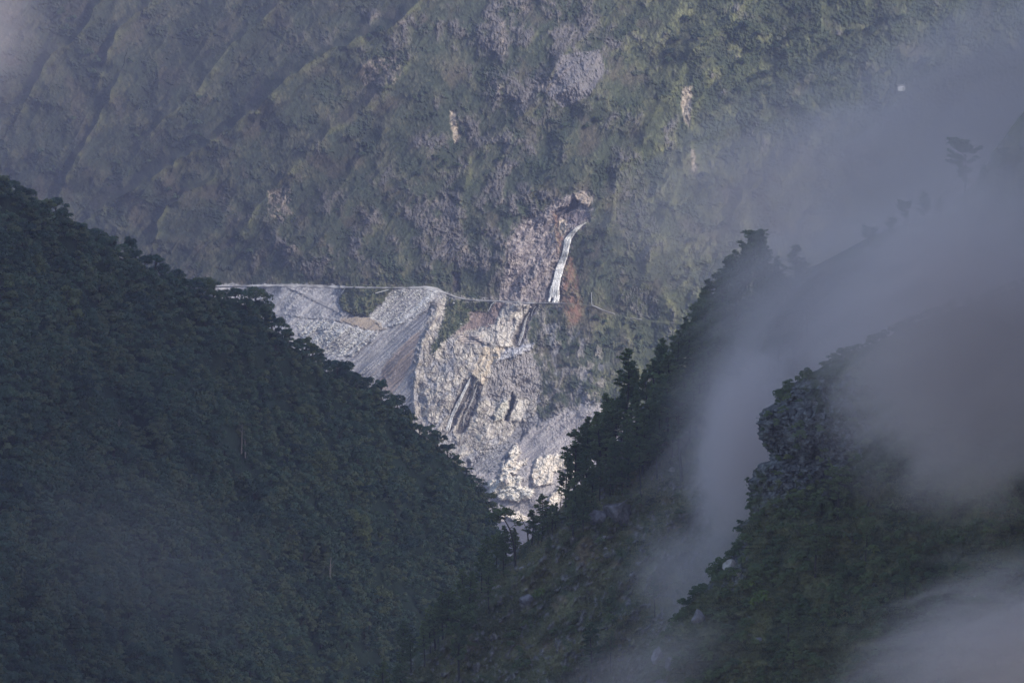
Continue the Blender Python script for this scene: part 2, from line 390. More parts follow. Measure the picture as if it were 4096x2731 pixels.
def build_far():
    us = axis([(-260, -10, 5), (-10, 225, 1.0), (225, 620, 0.5), (620, 1030, 1.0), (1030, 1300, 5)])
    vs = axis([(-300, -8, 5), (-8, 195, 0.9), (195, 540, 0.5), (540, 760, 6)])
    u, v = np.meshgrid(us.astype(np.float64), vs.astype(np.float64))
    Y = far_Y(u, v)
    rv = road_v(u)
    soft = {'cliff': (3, 6), 'gravel': (3, 6), 'brownslope': (3, 5), 'scree_up': (1.5, 4), 'scree_low': (1.8, 4.5), 'scree_r': (1.2, 3.5), 'fan': (1.2, 2.5), 'greenwedge': (2, 4), 'rightrock': (4, 8), 'brownrock': (2, 4), 'fallrock': (4, 8), 'ledge': (1.5, 4), 'fault': (2, 4), 'bigbeige': (1.5, 3.5), 'ridgerock': (1.5, 4), 'boulders': (1.5, 4), 'rust1': (2, 4), 'rust2': (3.5, 6), 'rust3': (3.5, 6), 'wall': (1.5, 3), 'bush': (1.5, 4), 'talusA': (2, 4)}
    z = {k: zone(k, u, v, *soft.get(k, (1.2, 2.0))) for k in Z}
    def C(r, g, b): return np.array([r, g, b], np.float32)
    # --- general slope: grass, dry grass, rock bands, dark scrub
    nA = fbm(u / 60, v / 60, 5, 21); nB = fbm(u / 22, v / 26, 4, 33); nC = fbm(u / 7, v / 9, 4, 44); nF = fbm(u / 2.2, v / 3.4, 3, 55)
    streak = fbm((u - v * 0.35) / 1.9, (v + u * 0.2) / 9, 3, 66)
    wx_ = 2.2 * fbm(u / 9, v / 9, 3, 78)
    vstr = ridged((u + v * 0.22 + wx_) / 7.5, (v + wx_) / 24, 5, 77, 0.62)
    rocky = 0.0 + 0.32 * np.exp(-(((u - 520) / 170) ** 2 + ((v - 120) / 190) ** 2)) + 0.30 * np.exp(-(((u - 370) / 120) ** 2 + ((v - 235) / 50) ** 2)) \
        + 0.30 * np.exp(-(((u - 530) / 60) ** 2 + ((v - 10) / 60) ** 2)) - 0.25 * np.exp(-(((u - 590) / 40) ** 2 + ((v - 160) / 45) ** 2)) \
        + 0.25 * np.exp(-(((u - 480) / 70) ** 2 + ((v - 260) / 30) ** 2)) - 0.12 * sm(300, 100, u) + 0.1 * np.exp(-(((u - 40) / 30) ** 2 + ((v - 40) / 60) ** 2))
    below = sm(0, 6, v - rv)
    rocky = rocky * (1 - below) + below * (0.10 + 0.22 * sm(360, 420, v))
    rmask = sm(0.00, 0.34, nA * 0.55 + nB * 0.6 + nC * 0.35 + rocky - 0.34 + 0.10 * vstr)
    rmask = np.clip(rmask * sm(-0.35, 0.25, nF + 0.3 * nC + 0.25), 0, 1)
    for k, s in (('rightgrey', 0.6), ('rightcliff', 0.8), ('pale5', 0.9)): rmask = np.maximum(rmask, z[k] * s * sm(-0.2, 0.4, nC + nF))
    scrub = sm(0.10, 0.32, fbm(u / 34 + 7, v / 22, 4, 88) + 0.35 * fbm(u / 5, v / 5, 3, 99) - 0.05)
    topright = sm(690, 720, u + 0.3 * v) * sm(170, 110, v)
    scrub = np.maximum(scrub, topright * sm(-0.25, 0.0, fbm(u / 20, v / 20, 4, 91)))
    lush = sm(560, 700, u)
    grass = lerp(C(.040, .050, .032), C(.070, .078, .040), (lush * 0.8)[..., None])
    dry = lerp(C(.084, .084, .052), C(.135, .136, .066), lush[..., None])
    g = lerp(grass, dry, sm(-0.15, 0.45, nB + 0.5 * streak)[..., None])
    g = lerp(g, C(.085, .070, .055), (sm(0.05, 0.4, fbm(u / 30 + 20, v / 30, 4, 12)) * 0.6)[..., None])
    g = g * (1 + 0.55 * streak + 0.35 * nF)[..., None]
    g = lerp(g, C(.034, .048, .026) * np.ones_like(g), (scrub * 0.7)[..., None])
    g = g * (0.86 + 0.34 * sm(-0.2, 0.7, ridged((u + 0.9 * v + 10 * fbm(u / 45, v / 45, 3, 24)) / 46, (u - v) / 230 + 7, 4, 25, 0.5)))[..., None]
    # sunlit crest highlights along the spurs, painted into the grass colour
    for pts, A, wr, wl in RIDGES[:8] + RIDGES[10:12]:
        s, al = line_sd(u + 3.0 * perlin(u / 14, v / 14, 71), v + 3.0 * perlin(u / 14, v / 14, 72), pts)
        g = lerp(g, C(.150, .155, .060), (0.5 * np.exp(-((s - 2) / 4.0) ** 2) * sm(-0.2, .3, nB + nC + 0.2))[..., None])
    rk = lerp(C(.085, .078, .078), C(.150, .138, .132), sm(-0.5, 0.7, 0.5 * vstr + 0.8 * nF + 0.5 * nC)[..., None])
    rk = lerp(rk, C(.21, .19, .18), (sm(0.25, 0.7, fbm(u / 2.6, v / 3.4, 3, 79) + 0.3 * nB) * 0.8)[..., None])
    rk = lerp(rk, C(.30, .25, .21), (sm(0.25, 0.5, fbm(u / 16, v / 16, 3, 101)) * 0.6)[..., None])
    colr = lerp(g, rk, rmask[..., None]) * (0.46 + 0.40 * sm(120, 600, u) * sm(-40, 120, v + 0.25 * u))[..., None]  # cloud shade painted into the colour, darker to the left and top left
    fineg = perlin(u / 1.05 + .3 * v, v / 1.7, 26) + .6 * perlin(u / 2.3, v / 5.0 + u / 9, 27)
    colr = colr * np.clip(1 + .38 * fineg, .3, 1.9)[..., None]
    dl = np.exp(-(np.abs(perlin((u + .75 * v + 6 * nB) / 8.5, (u - v) / 50, 28)) / .045) ** 1.5) * sm(-.1, .3, nC + nB + .15)
    colr = colr * (1 - .38 * dl)[..., None]
    # relief of the general slope
    bumpy = 4.5 * nB + 1.2 * nC + 0.5 * nF + scrub * (1.8 + 2.2 * fbm(u / 3.2, v / 3.2, 2, 123))
    jut = rmask * (1.0 * vstr + 0.5 * nF + 0.8)
    Y = Y - bumpy - jut
    # --- landslide
    f1, fe, rid = worley((u + 0.25 * v) / 3.6 + 0.4 * nC, v / 3.0 + 0.4 * nC, 5)
    g1, ge, gid = worley(u / 9.5 + 0.3 * nC, (v - 0.15 * u) / 8.0 + 0.3 * nC, 6)
    h1, he, hid = worley(u / 1.5, v / 1.3, 7)
    jw = 3.0 * fbm(u / 26, v / 26, 3, 180); jx = 0.8 * fbm(u / 4, v / 4, 2, 181)
    def joint(a, b, su, sv, seed, w): return np.exp(-(np.abs(perlin(a / su, b / sv, seed)) / w) ** 1.4)
    ja = u + 0.22 * v + jw + jx; jb = v - 0.05 * u + jw * 0.7 + jx
    crk = np.maximum.reduce([joint(ja, jb, 6.5, 30, 182, .05), 0.7 * joint(ja, jb, 3.0, 12, 183, .05), 0.7 * joint(ja, jb + 2 * jx, 22, 9.0, 184, .035), 0.9 * joint(ja - jb, jb, 16, 12, 186, .035)])
    facet = fbm(ja / 10, jb / 12, 4, 187, 0.55); patch = sm(-.30, .38, fbm(ja / 6.5, jb / 7.5, 4, 188, 0.6))
    blockcol = lerp(C(.225, .205, .20), C(.60, .545, .475), (0.70 * patch + 0.15 * rid + 0.22 * sm(-.4, .4, fbm(ja / 2.2, jb / 16, 3, 189)))[..., None])
    blockcol = blockcol * (0.86 + 0.28 * hid)[..., None] * (1 - 0.42 * crk)[..., None]
    bed = ridged(u / 60 + 0.1 * nC, (v - 0.06 * u) / 6.5 + 0.4 * nC, 3, 140)
    blockY = -(0.5 * rid + 1.4 * gid + 0.2 * hid) - 4.5 * fbm(ja / 17, jb / 20, 3, 187, 0.5) - 1.2 * facet + 1.3 * crk - 0.35 * bed
    diag = (u + v) ; acr = (u * 0.75 - v * 0.66)  # runs of debris down to the left
    dstr = fbm((u + 1.15 * v) / 3.2, (u - v) / 40, 3, 150)          # streaks across: constant along u - ... 
    dstr = fbm((u * 0.66 + v * 0.75) / 2.6, (u * 0.75 - v * 0.66) / 42, 3, 151)
    peb = sm(0.42, 0.10, h1)
    def put(name, c, dY=0.0, amt=1.0):
        nonlocal colr, Y
        k = (z[name] * amt)
        colr = lerp(colr, c * np.ones_like(colr), k[..., None]); Y = Y + k * dY
    gravel = lerp(C(.175, .172, .190), C(.27, .265, .28), sm(-0.35, 0.35, dstr + 0.5 * nF)[..., None])
    pebm = (peb * sm(0.55, 0.8, hid))[..., None]
    gravel = lerp(gravel, C(.50, .49, .48), pebm * 0.7)
    sb = fbm((u * 0.66 + v * 0.75) / 7.5, (u * 0.75 - v * 0.66) / 60, 3, 152)
    screelight = lerp(gravel, C(.56, .56, .57), (sm(-0.25, 0.35, 0.8 * sb + 0.4 * dstr + 0.2 * nF) * sm(0.1, 0.7, hid * 0.6 + peb * 0.5))[..., None])
    back = bumpy + jut
    put('scree_up', gravel * (1.02 + 0.25 * sb)[..., None], back * 0.7 - 1.0 * dstr - 1.4 * sb)
    put('scree_up', lerp(gravel, C(.42, .42, .43), (pebm * 1.0)), 0, sm(-0.1, .3, fbm(u / 12, v / 8, 3, 160))) 
    put('fan', gravel * (0.86 + 0.22 * sb)[..., None], back * 0.75 - 1.6 * dstr - 2.2 * sb + 2)
    put('brownfan', C(.200, .155, .135) * (1 + .25 * dstr)[..., None], 0, 0.7)
    put('scree_r', screelight, back * 0.8 - 1.2 * dstr - 1.6 * sb - 0.7 * peb * hid)
    put('scree_low', screelight * 1.05, back * 0.8 - 1.5 - 0.8 * peb * hid - 1.2 * dstr - 1.6 * sb)
    put('mud', C(.235, .200, .170) * (1 + .12 * nC)[..., None], back * 0.3 - 1.5)
    put('track1', C(.225, .22, .232) * (1 + .2 * nF)[..., None], -1.2)
    put('track2', C(.24, .235, .245) * (1 + .2 * nF)[..., None], -1.2)
    bushc = lerp(C(.040, .052, .024), C(.085, .085, .045), sm(-.3, .3, nC + nF)[..., None])
    put('bush', bushc, -3.0 - 2 * nC)
    put('cliff', blockcol * (0.82 + 0.28 * nB)[..., None], back * 0.7 + blockY)
    put('cliff', gravel * 1.05, 1.5, sm(0.08, 0.22, fbm(u / 12 + 3, v / 15, 3, 171)) * 0.8)
    put('brownslope', lerp(gravel, C(.24, .21, .19), 0.6) * (1 + .3 * nF)[..., None], -1 - 1.4 * nF)
    put('gravel', gravel * C(1.15, 1.08, 1.02), back * 0.5 + 2 - 1.0 * dstr)
    put('talusA', gravel * 0.78, 3 - dstr)
    put('rightrock', blockcol * .50, blockY * .6, sm(-.05, .3, fbm(u / 9 + 3, v / 13, 4, 190)) * .85)
    put('rightrock', gravel * .8, 1.0, sm(.1, .35, fbm(u / 14 + 9, v / 18, 3, 191)) * .7)
    put('greenwedge', bushc * 1.1, -2 - 2 * nC)
    put('brownrock', C(.150, .115, .105) * (1 + .5 * nF + .4 * vstr)[..., None], -1)
    put('wall', blockcol * 1.05, -3.5)
    put('strata', lerp(C(.20, .175, .165), C(.44, .38, .34), sm(-.2, .5, np.sin(v * 2.6 + 0.1 * u + nC * 2))[..., None]), -2)
    put('ledge', gravel * 1.5, -5)
    put('fault', lerp(blockcol, C(.50, .41, .30), 0.7) * (0.72 + 0.5 * rid)[..., None], -1.5)
    for k in ('wet1', 'wet2', 'chute'): put(k, C(.085, .076, .076) * (1 + .4 * nF + 0.4 * streak)[..., None], 4.5, 0.85)
    put('blockA', C(.46, .43, .37) * (1 + .15 * nF)[..., None], -5)
    put('blockB', C(.50, .46, .41) * (0.8 + 0.25 * sm(0, .2, fe))[..., None], -3)
    put('crack', C(.10, .09, .095), 9)  # crevice shade painted dark on top of the carved depth
    for k in ('ridgerock', 'bigbeige', 'boulders', 'bottom', 'rimbeige'):
        put(k, lerp(blockcol, C(.80, .71, .60), 0.7) * (0.85 + 0.25 * rid)[..., None] * (1 - 0.35 * crk)[..., None], -4.5 + blockY * 0.9 - (1.6 * rid if k in ('ridgerock', 'boulders') else 0))
    put('boulders', lerp(blockcol, C(.82, .76, .66), 0.7), -1.0)
    # waterfall amphitheatre
    fr = lerp(C(.14, .12, .125), C(.33, .285, .27), sm(-.5, .6, 0.5 * vstr + nF + patch - .6)[..., None]) * (1 - 0.45 * crk)[..., None]
    put('fallrock', fr, -1.2 * vstr + blockY * 0.6 + 3)
    put('arch', C(.10, .085, .09), 9); put('archlit', C(.34, .28, .23) * (0.7 + 0.5 * rid)[..., None], -4)  # overhang shade painted under the arch, sunlight painted on its lip
    put('shelf', C(.15, .125, .13) * (1 + .3 * nF)[..., None], 2); put('beigefall', C(.42, .35, .28) * (0.6 + 0.7 * rid)[..., None], -1)
    put('wetfall', C(.085, .075, .078) * (1 + .4 * vstr)[..., None], 2, 0.8)
    for k in ('rust1', 'rust2', 'rust3'):
        put(k, lerp(C(.20, .105, .075), C(.17, .135, .085), sm(-.3, .4, nC + streak)[..., None]) * (1 + .6 * nF)[..., None], -0.5, 0.75)
    put('cleft', C(.055, .05, .05), 5)
    for k in ('pale1', 'pale2', 'pale6'): put(k, C(.40, .33, .26) * (0.6 + 0.6 * rid)[..., None], 1.5, 0.85)
    for k in ('pale3', 'pale4'): put(k, lerp(rk, C(.34, .26, .21) * np.ones_like(rk), 0.5) * (0.5 + 0.9 * rid)[..., None], blockY * 0.5, 0.55 * sm(-.2, .2, nC + nF))
    put('pale5', C(.19, .175, .185) * (1 + .3 * streak)[..., None], 0, 0.7)
    # deep joints and small caves in the rock
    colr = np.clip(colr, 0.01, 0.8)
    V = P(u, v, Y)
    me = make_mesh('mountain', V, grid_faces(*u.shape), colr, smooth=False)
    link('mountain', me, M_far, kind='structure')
    return us, vs, Y
FUS, FVS, FY = build_far()
def far_at(u, v):
    i = int(np.clip(np.searchsorted(FUS, u), 1, len(FUS) - 1)); j = int(np.clip(np.searchsorted(FVS, v), 1, len(FVS) - 1))
    i0 = i if abs(FUS[i] - u) < abs(FUS[i - 1] - u) else i - 1; j0 = j if abs(FVS[j] - v) < abs(FVS[j - 1] - v) else j - 1
    return float(FY[j0, i0])
def farP(u, v, off=0.0): return P(u, v, far_at(u, v) - off)

# ------------------------------------------------------------------ left hillside (forest)
LR = [(-400, -30), (-150, 130), (-40, 172), (0, 192), (30, 205), (60, 222), (100, 248), (130, 262), (165, 282), (200, 294), (240, 303), (258, 312), (275, 335), (300, 352), (330, 374),
      (365, 388), (395, 412), (420, 434), (445, 452), (465, 474), (480, 492), (492, 515), (500, 545), (505, 575), (520, 640), (560, 800)]
LRU = np.array([p[0] for p in LR], float); LRV = np.array([p[1] for p in LR], float)
def left_surf(u, t):
    """t>=0: pixels below the crest on the near face; t<0: metres down the far side"""
    u = np.asarray(u, float); t = np.asarray(t, float)
    vr = np.interp(u, LRU, LRV)
    Yr = np.interp(u, [-400, 0, 250, 500, 560], [1300, 1480, 1700, 1930, 1960])
    tp = np.maximum(t, 0); tn = np.maximum(-t, 0)
    v = vr + tp
    rel = 46 * fbm((u - .4 * v) / 95 + 4, (v + .4 * u) / 210, 3, 201) + 18 * fbm(u / 40, v / 60, 3, 202)
    Y = Yr - 0.46 * tp - 0.00012 * tp ** 2 - rel * sm(0, 60, tp) + tn
    p = P(u, v, Y)
    p[..., 2] -= tn * 0.8
    return p
us = np.arange(-400, 560.1, 4.0); ts = np.concatenate([-np.arange(400, 0, -20.0), np.arange(0, 620, 4.0), np.arange(620, 1300, 20.0)])
u, t = np.meshgrid(us, ts)
V = left_surf(u, t)
c = np.zeros(V.shape, np.float32) + np.array([.026, .042, .028], np.float32)
c *= (1 + .5 * (fbm(u / 9, t / 9, 3, 210) + fbm(u / 2.6, t / 2.6, 3, 211)))[..., None]
link('hillside', make_mesh('hillside', V, grid_faces(*u.shape), c), M_near, kind='structure')

# ------------------------------------------------------------------ right slope (pines)
RR = [(-150, 1500), (0, 1180), (60, 1085), (110, 1024), (150, 995), (185, 975), (212, 945), (235, 872), (262, 822), (282, 772), (305, 735), (335, 706), (370, 684), (400, 655), (430, 626), (455, 604),
      (475, 588), (505, 562), (525, 546), (545, 522), (565, 500), (590, 472), (620, 442), (650, 412), (682, 386), (715, 358), (800, 300), (1000, 200), (1400, 50)]
RRV = np.array([p[0] for p in RR], float); RRU = np.array([p[1] for p in RR], float)
def right_surf(s, v):
    s = np.asarray(s, float); v = np.asarray(v, float)
    uL = np.interp(v, RRV, RRU) + 3 * fbm(v / 20, v * 0, 3, 300)
    sp = np.maximum(s, 0); sn = np.maximum(-s, 0)
    u = uL + sp
    n1 = fbm((u + v) / 70, (u - v) / 130, 4, 301); n2 = fbm(u / 16, v / 16, 4, 302)
    Y = 1250 - 0.34 * (v - 110) - 0.10 * sp + 14 * np.exp(-sp / 14) - (16 * n1 + 3.5 * n2) * sm(-5, 40, sp)
    Y = Y + sn
    p = P(u, v, Y)
    p[..., 0] += sn * 0.15
    return p
ss = np.concatenate([-np.array([300, 200, 120, 70, 40, 20, 8.0]), np.arange(0, 420, 1.5), np.arange(420, 760, 12.0)])
vv = np.concatenate([np.arange(-150, 90, 12.0), np.arange(90, 700, 1.5), np.arange(700, 1400, 20.0)])
s, v = np.meshgrid(ss, vv)
V = right_surf(s, v)
uL = np.interp(v, RRV, RRU); u = uL + np.maximum(s, 0)
nA = fbm((u + v) / 40, (u - v) / 90, 4, 311); nB = fbm(u / 8, v / 10, 4, 312); nC = fbm(u / 3, v / 5, 3, 313)
c = lerp(np.array([.075, .088, .04]), np.array([.21, .19, .085]), sm(-.3, .4, nA + .6 * nB)[..., None])
c = lerp(c, np.array([.22, .14, .08]), (sm(.15, .45, fbm(u / 30, v / 30, 3, 314)) * .6)[..., None])
rk = sm(.10, .26, nB * .8 + .5 * nC + .25 * fbm(u / 30, v / 30, 3, 315))
c = lerp(c, lerp(np.array([.07, .062, .066]), np.array([.24, .21, .20]), sm(-.3, .5, nC)[..., None]), (rk * .9)[..., None])
V[..., 1] -= rk * 1.2 + nC * 0.5
link('pine_slope', make_mesh('pine_slope', V, grid_faces(*s.shape), np.clip(c * (1 + .4 * nC)[..., None], .01, .5)), M_near, kind='structure')

# ------------------------------------------------------------------ near crag spur (lower right)
KR = [(-150, 2200), (0, 1800), (100, 1500), (150, 1380), (200, 1250), (250, 1120), (285, 1020), (305, 965), (322, 915), (345, 868), (352, 846), (366, 822), (376, 802), (388, 787), (400, 775), (408, 766), (416, 760), (424, 757.5), (434, 758), (439, 762),
      (446, 766), (452, 769), (457, 769), (461, 765), (465, 758), (471, 753), (480, 749), (488, 747.5), (498, 748.5), (508, 750), (514, 749), (524, 741), (538, 738), (551, 735), (560, 726), (575, 714), (590, 700),
      (605, 688), (625, 672), (650, 655), (682, 640), (720, 612), (900, 500), (1300, 250)]
KRV = np.array([p[0] for p in KR], float); KRU = np.array([p[1] for p in KR], float)
def crag_surf(s, v, detail=True):
    s = np.asarray(s, float); v = np.asarray(v, float)
    uL = np.interp(v, KRV, KRU) + 3.5 * perlin(v / 8, v * 0 + 3.3, 400) + 2.2 * perlin(v / 3.1, v * 0 + 1.7, 407) + 1.2 * perlin(v / 1.4, v * 0 + 5.1, 408)
    sp = np.maximum(s, 0); sn = np.maximum(-s, 0)
    u = uL + sp
    rockz = np.exp(-((u - 800) / 70) ** 2 - ((v - 440) / 85) ** 2)
    n1 = fbm(u / 60, v / 60, 4, 401); n2 = fbm(u / 14, v / 14, 4, 402)
    f1, fe, rid = worley(u / 11 + .5 * n2, v / 14 + .5 * n2, 403); g1, ge, gid = worley(u / 4.5, v / 5.5, 404)
    Y = 905 - 0.17 * (v - 340) - 0.16 * sp + 9 * np.exp(-sp / 9) - (9 * n1 + 2.0 * n2) * sm(-2, 30, sp)
    Y = Y - rockz * (1.2 * rid + 3.6 * ridged(u / 24, v / 36, 4, 405) + 2.2 * fbm(u / 7, v / 9, 3, 406))
    Y = Y + sn
    p = P(u, v, Y); p[..., 0] += sn * 0.25 + rockz * .9 * fbm(u / 5, v / 5, 3, 409)
    return p
ss = np.concatenate([-np.array([250, 150, 90, 50, 25, 12, 5, 2.0]), np.arange(0, 420, 0.9), np.arange(420, 800, 10.0)])
vv = np.concatenate([np.arange(-150, 130, 10.0), np.arange(130, 700, 1.0), np.arange(700, 1300, 20.0)])
s, v = np.meshgrid(ss, vv)
V = crag_surf(s, v)
u = np.interp(v, KRV, KRU) + np.maximum(s, 0)
nA = fbm(u / 40, v / 40, 4, 411); nB = fbm(u / 8, v / 10, 4, 412); nC = fbm(u / 3, v / 4, 3, 413)
rockz = np.exp(-((u - 800) / 75) ** 2 - ((v - 435) / 75) ** 2) + .5 * np.exp(-((u - 735) / 18) ** 2 - ((v - 570) / 30) ** 2) + .35 * np.exp(-((s) / 14) ** 2)
rk = sm(.05, .30, rockz * 1.0 + nA * .6 + nB * .9 - .42)
c = lerp(np.array([.050, .058, .026]), np.array([.13, .125, .05]), sm(-.3, .4, nA + .6 * nB)[..., None])
g1, ge, gid = worley(u / 3.3, v / 3.8, 414)
cw = 3 * fbm(u / 24, v / 24, 3, 430)
ck = np.maximum.reduce([np.exp(-(np.abs(perlin((u + .3 * v + cw) / 9, v / 40, 431)) / .06) ** 1.4), .8 * np.exp(-(np.abs(perlin((u + cw) / 4.5, v / 14, 432)) / .07) ** 1.4), .8 * np.exp(-(np.abs(perlin(u / 30, (v + cw) / 8, 433)) / .05) ** 1.4)])
rc = lerp(np.array([.075, .072, .072]), np.array([.20, .195, .19]), sm(-.5, .6, nC + .8 * fbm(u / 6, v / 9, 4, 434))[..., None]) * (1 - .5 * ck)[..., None]
c = lerp(c, rc, rk[..., None])
V[..., 1] += rk * (1.2 * ck - 1.6 * fbm(u / 9, v / 12, 4, 435)) - nC * .3
link('crag', make_mesh('crag', V, grid_faces(*s.shape), np.clip(c * (1 + .3 * nC)[..., None], .01, .5), smooth=False), M_near, kind='structure')

# ------------------------------------------------------------------ unseen ridge added beyond the right edge of the frame to shade the near slopes
ys = np.arange(250, 2500, 25.0); a = np.linspace(0, 1, 46)
A_, Y_ = np.meshgrid(a, ys)
x0 = np.maximum(Y_ * 0.1228 + 28, 90); X_ = x0 + (900 - x0) * A_
base = np.interp(Y_, [250, 900, 1250, 2500], [60, 215, 300, 120])
top = 780 + 90 * fbm(Y_ / 350, A_ * 2, 3, 500) + 40 * fbm(Y_ / 90, A_ * 6, 3, 501)
prof = np.where(A_ < .62, sm(0, .62, A_) ** .9, 1 - .5 * sm(.62, 1, A_))
Zz = base + (top - base) * prof * sm(2550, 2250, Y_) + 14 * fbm(Y_ / 60, A_ * 12, 3, 502) - 330 * sm(2200, 2480, Y_)
V = np.stack([X_, Y_, Zz], -1)
c = lerp(np.array([.035, .045, .02]), np.array([.09, .09, .04]), sm(-.3, .4, fbm(X_ / 60, Zz / 60, 4, 503))[..., None])
link('unseen_shade_ridge', make_mesh('unseen_shade_ridge', V, grid_faces(*A_.shape), c), M_near, kind='structure')

# ------------------------------------------------------------------ ground, river
gx, gy = np.meshgrid(np.linspace(-14000, 14000, 57), np.linspace(-6000, 22000, 57))
link('ground', make_mesh('ground', np.stack([gx, gy, np.full(gx.shape, -92.0)], -1), grid_faces(57, 57), np.zeros((57, 57, 3)) + np.array([.10, .095, .09])), M_near, kind='structure')
m = bpy.data.materials.new('river_water'); m.use_nodes = True; nt = m.node_tree; b = nt.nodes['Principled BSDF']
b.inputs['Base Color'].default_value = (.09, .088, .105, 1); b.inputs['Roughness'].default_value = .75
g_ = nd(nt, 'ShaderNodeNewGeometry'); n_ = nd(nt, 'ShaderNodeTexNoise'); n_.inputs['Scale'].default_value = .12; n_.inputs['Detail'].default_value = 6
bp = nd(nt, 'ShaderNodeBump'); bp.inputs['Strength'].default_value = 1; bp.inputs['Distance'].default_value = 3
nt.links.new(g_.outputs['Position'], n_.inputs['Vector']); nt.links.new(n_.outputs['Fac'], bp.inputs['Height']); nt.links.new(bp.outputs[0], b.inputs['Normal'])
yy = np.arange(1500, 3600, 20.0); cxr = -10 + 14 * np.sin(yy / 260); w_ = 32 + 6 * np.sin(yy / 90)
V = np.stack([np.stack([cxr + w_ * k, yy, np.full(yy.shape, -84.0) + (yy - 1500) * 0.0012], -1) for k in (-1, -.5, 0, .5, 1)], 1)
link('river', make_mesh('river', V, grid_faces(len(yy), 5)), m, kind='structure')

# ------------------------------------------------------------------ road on the far mountain
def ribbon(pts, dv, off, step=1.0, nrow=3):
    us = np.arange(pts[0][0], pts[-1][0], step); vs = np.interp(us, [p[0] for p in pts], [p[1] for p in pts])
    rows = []
    for k in range(nrow):
        f = k / (nrow - 1) - .5
        rows.append(np.array([P(a, b + f * dv(a), far_at(a, b - .8) - off - 6.0 * (f + .5)) for a, b in zip(us, vs)]))
    return np.stack(rows, 0)
def rdv(a): return (.8 if a < 250 else 1.7 if a < 346 else 1.1) * (1 + .3 * math.sin(a * .37) * math.sin(a * .11)) + 2.6 * math.exp(-((a - 432) / 13) ** 2) + 0.7 * math.exp(-((a - 300) / 60) ** 2) - (.5 if a > 530 else 0)
for seg in ([p for p in ROAD if 200 <= p[0] <= 566], [p for p in ROAD if 592 <= p[0] <= 616], [p for p in ROAD if 630 <= p[0] <= 643]):
    R = ribbon(seg, rdv if seg[0][0] < 570 else (lambda a: .9 - .35 * math.sin(a * .21)), 1.0 if seg[0][0] < 570 else .2)
    o = link('road', make_mesh('road', R, grid_faces(R.shape[0], R.shape[1])), M_road, kind='structure')

# ------------------------------------------------------------------ waterfalls
def water_mat():
    m = bpy.data.materials.new('falling_water'); m.use_nodes = True; nt = m.node_tree; L = nt.links
    b = nt.nodes['Principled BSDF']; b.inputs['Roughness'].default_value = .4
    g = nd(nt, 'ShaderNodeNewGeometry'); mp = nd(nt, 'ShaderNodeMapping'); mp.inputs['Scale'].default_value = (.9, .5, .09)
    n = nd(nt, 'ShaderNodeTexNoise'); n.inputs['Scale'].default_value = 1.0; n.inputs['Detail'].default_value = 4
    L.new(g.outputs['Position'], mp.inputs[0]); L.new(mp.outputs[0], n.inputs['Vector'])
    cr = nd(nt, 'ShaderNodeValToRGB'); e = cr.color_ramp.elements
    e[0].position = .32; e[0].color = (.50, .48, .46, 1); e[1].position = .55; e[1].color = (.88, .86, .83, 1)
    L.new(n.outputs['Fac'], cr.inputs[0]); L.new(cr.outputs[0], b.inputs['Base Color'])
    n2 = nd(nt, 'ShaderNodeTexNoise'); n2.inputs['Scale'].default_value = 2.2; n2.inputs['Detail'].default_value = 3; L.new(mp.outputs[0], n2.inputs['Vector'])
    r = nd(nt, 'ShaderNodeMapRange'); r.inputs['From Min'].default_value = .36; r.inputs['From Max'].default_value = .56; r.inputs['To Min'].default_value = .30; r.inputs['To Max'].default_value = .95
    L.new(n2.outputs['Fac'], r.inputs['Value']); L.new(r.outputs[0], b.inputs['Alpha'])
    return m
M_water = water_mat()
def waterfall(label, path, widths, n, seed, cover=0.75):
    rng = random.Random(seed); bag = Bag()
    pv = np.array([p[1] for p in path]); pu = np.array([p[0] for p in path]); pw = np.array(widths)
    top = P(path[0][0], path[0][1], far_at(*path[0]) - 2)
    steps = np.arange(pv[0], pv[-1], .8)
    base_Y = np.array([far_at(np.interp(v, pv, pu), v) for v in steps])
    k = 7; base_Y = np.convolve(np.pad(base_Y, k // 2, mode='edge'), np.ones(k) / k, 'valid')
    for j in range(n):
        a0 = rng.uniform(-.5, .5); ph = rng.uniform(0, 6); wv = rng.uniform(.12, .36)
        v0 = rng.uniform(0, .25) if j > 2 else 0; v1 = rng.uniform(.75, 1) if j > 2 else 1
        rows = []
        for i, v in enumerate(steps):
            f = i / (len(steps) - 1)
            if f < v0 or f > v1: continue
            W = float(np.interp(v, pv, pw)); c = float(np.interp(v, pv, pu)) + W * (a0 * .85 + .05 * math.sin(v * .25 + ph)) + rng.uniform(-.12, .12)
            hw = max(.16, W * wv * .55 * rng.uniform(.7, 1.25) * cover)
            Yb = base_Y[i] - 3.4 - .4 * rng.random() - .02 * j
            rows.append([P(c - hw, v, Yb + .8), P(c, v, Yb - .4), P(c + hw, v, Yb + .8)])
        if len(rows) > 2:
            R = np.array(rows); bag.add((R.reshape(-1, 3), grid_faces(R.shape[0], 3)))
    V, Fq = bag.get()
    o = link('waterfall', make_mesh('waterfall', V - top, Fq), M_water); o.location = tuple(top)
    o['label'] = label; o['category'] = 'waterfall'; return o
waterfall('tall white waterfall pouring down the cliff onto the mountain road beside a rust stain',
          [(586, 222), (578, 227), (571.8, 233.5), (567.8, 239), (566, 248), (564.6, 255), (562, 262), (559, 269.4), (557, 278), (555, 287.7), (552.5, 302.5)],
          [1.6, 4.6, 6.0, 6.4, 5.4, 6.4, 6.8, 7.2, 7.2, 8.2, 11.0], 30, 1)
waterfall('short grey cascade in the dark wet chute just below the road', [(529, 312), (525.5, 320), (522.5, 332), (518, 345)], [1.0, 2.0, 3.4, 3.8], 9, 2, .7)
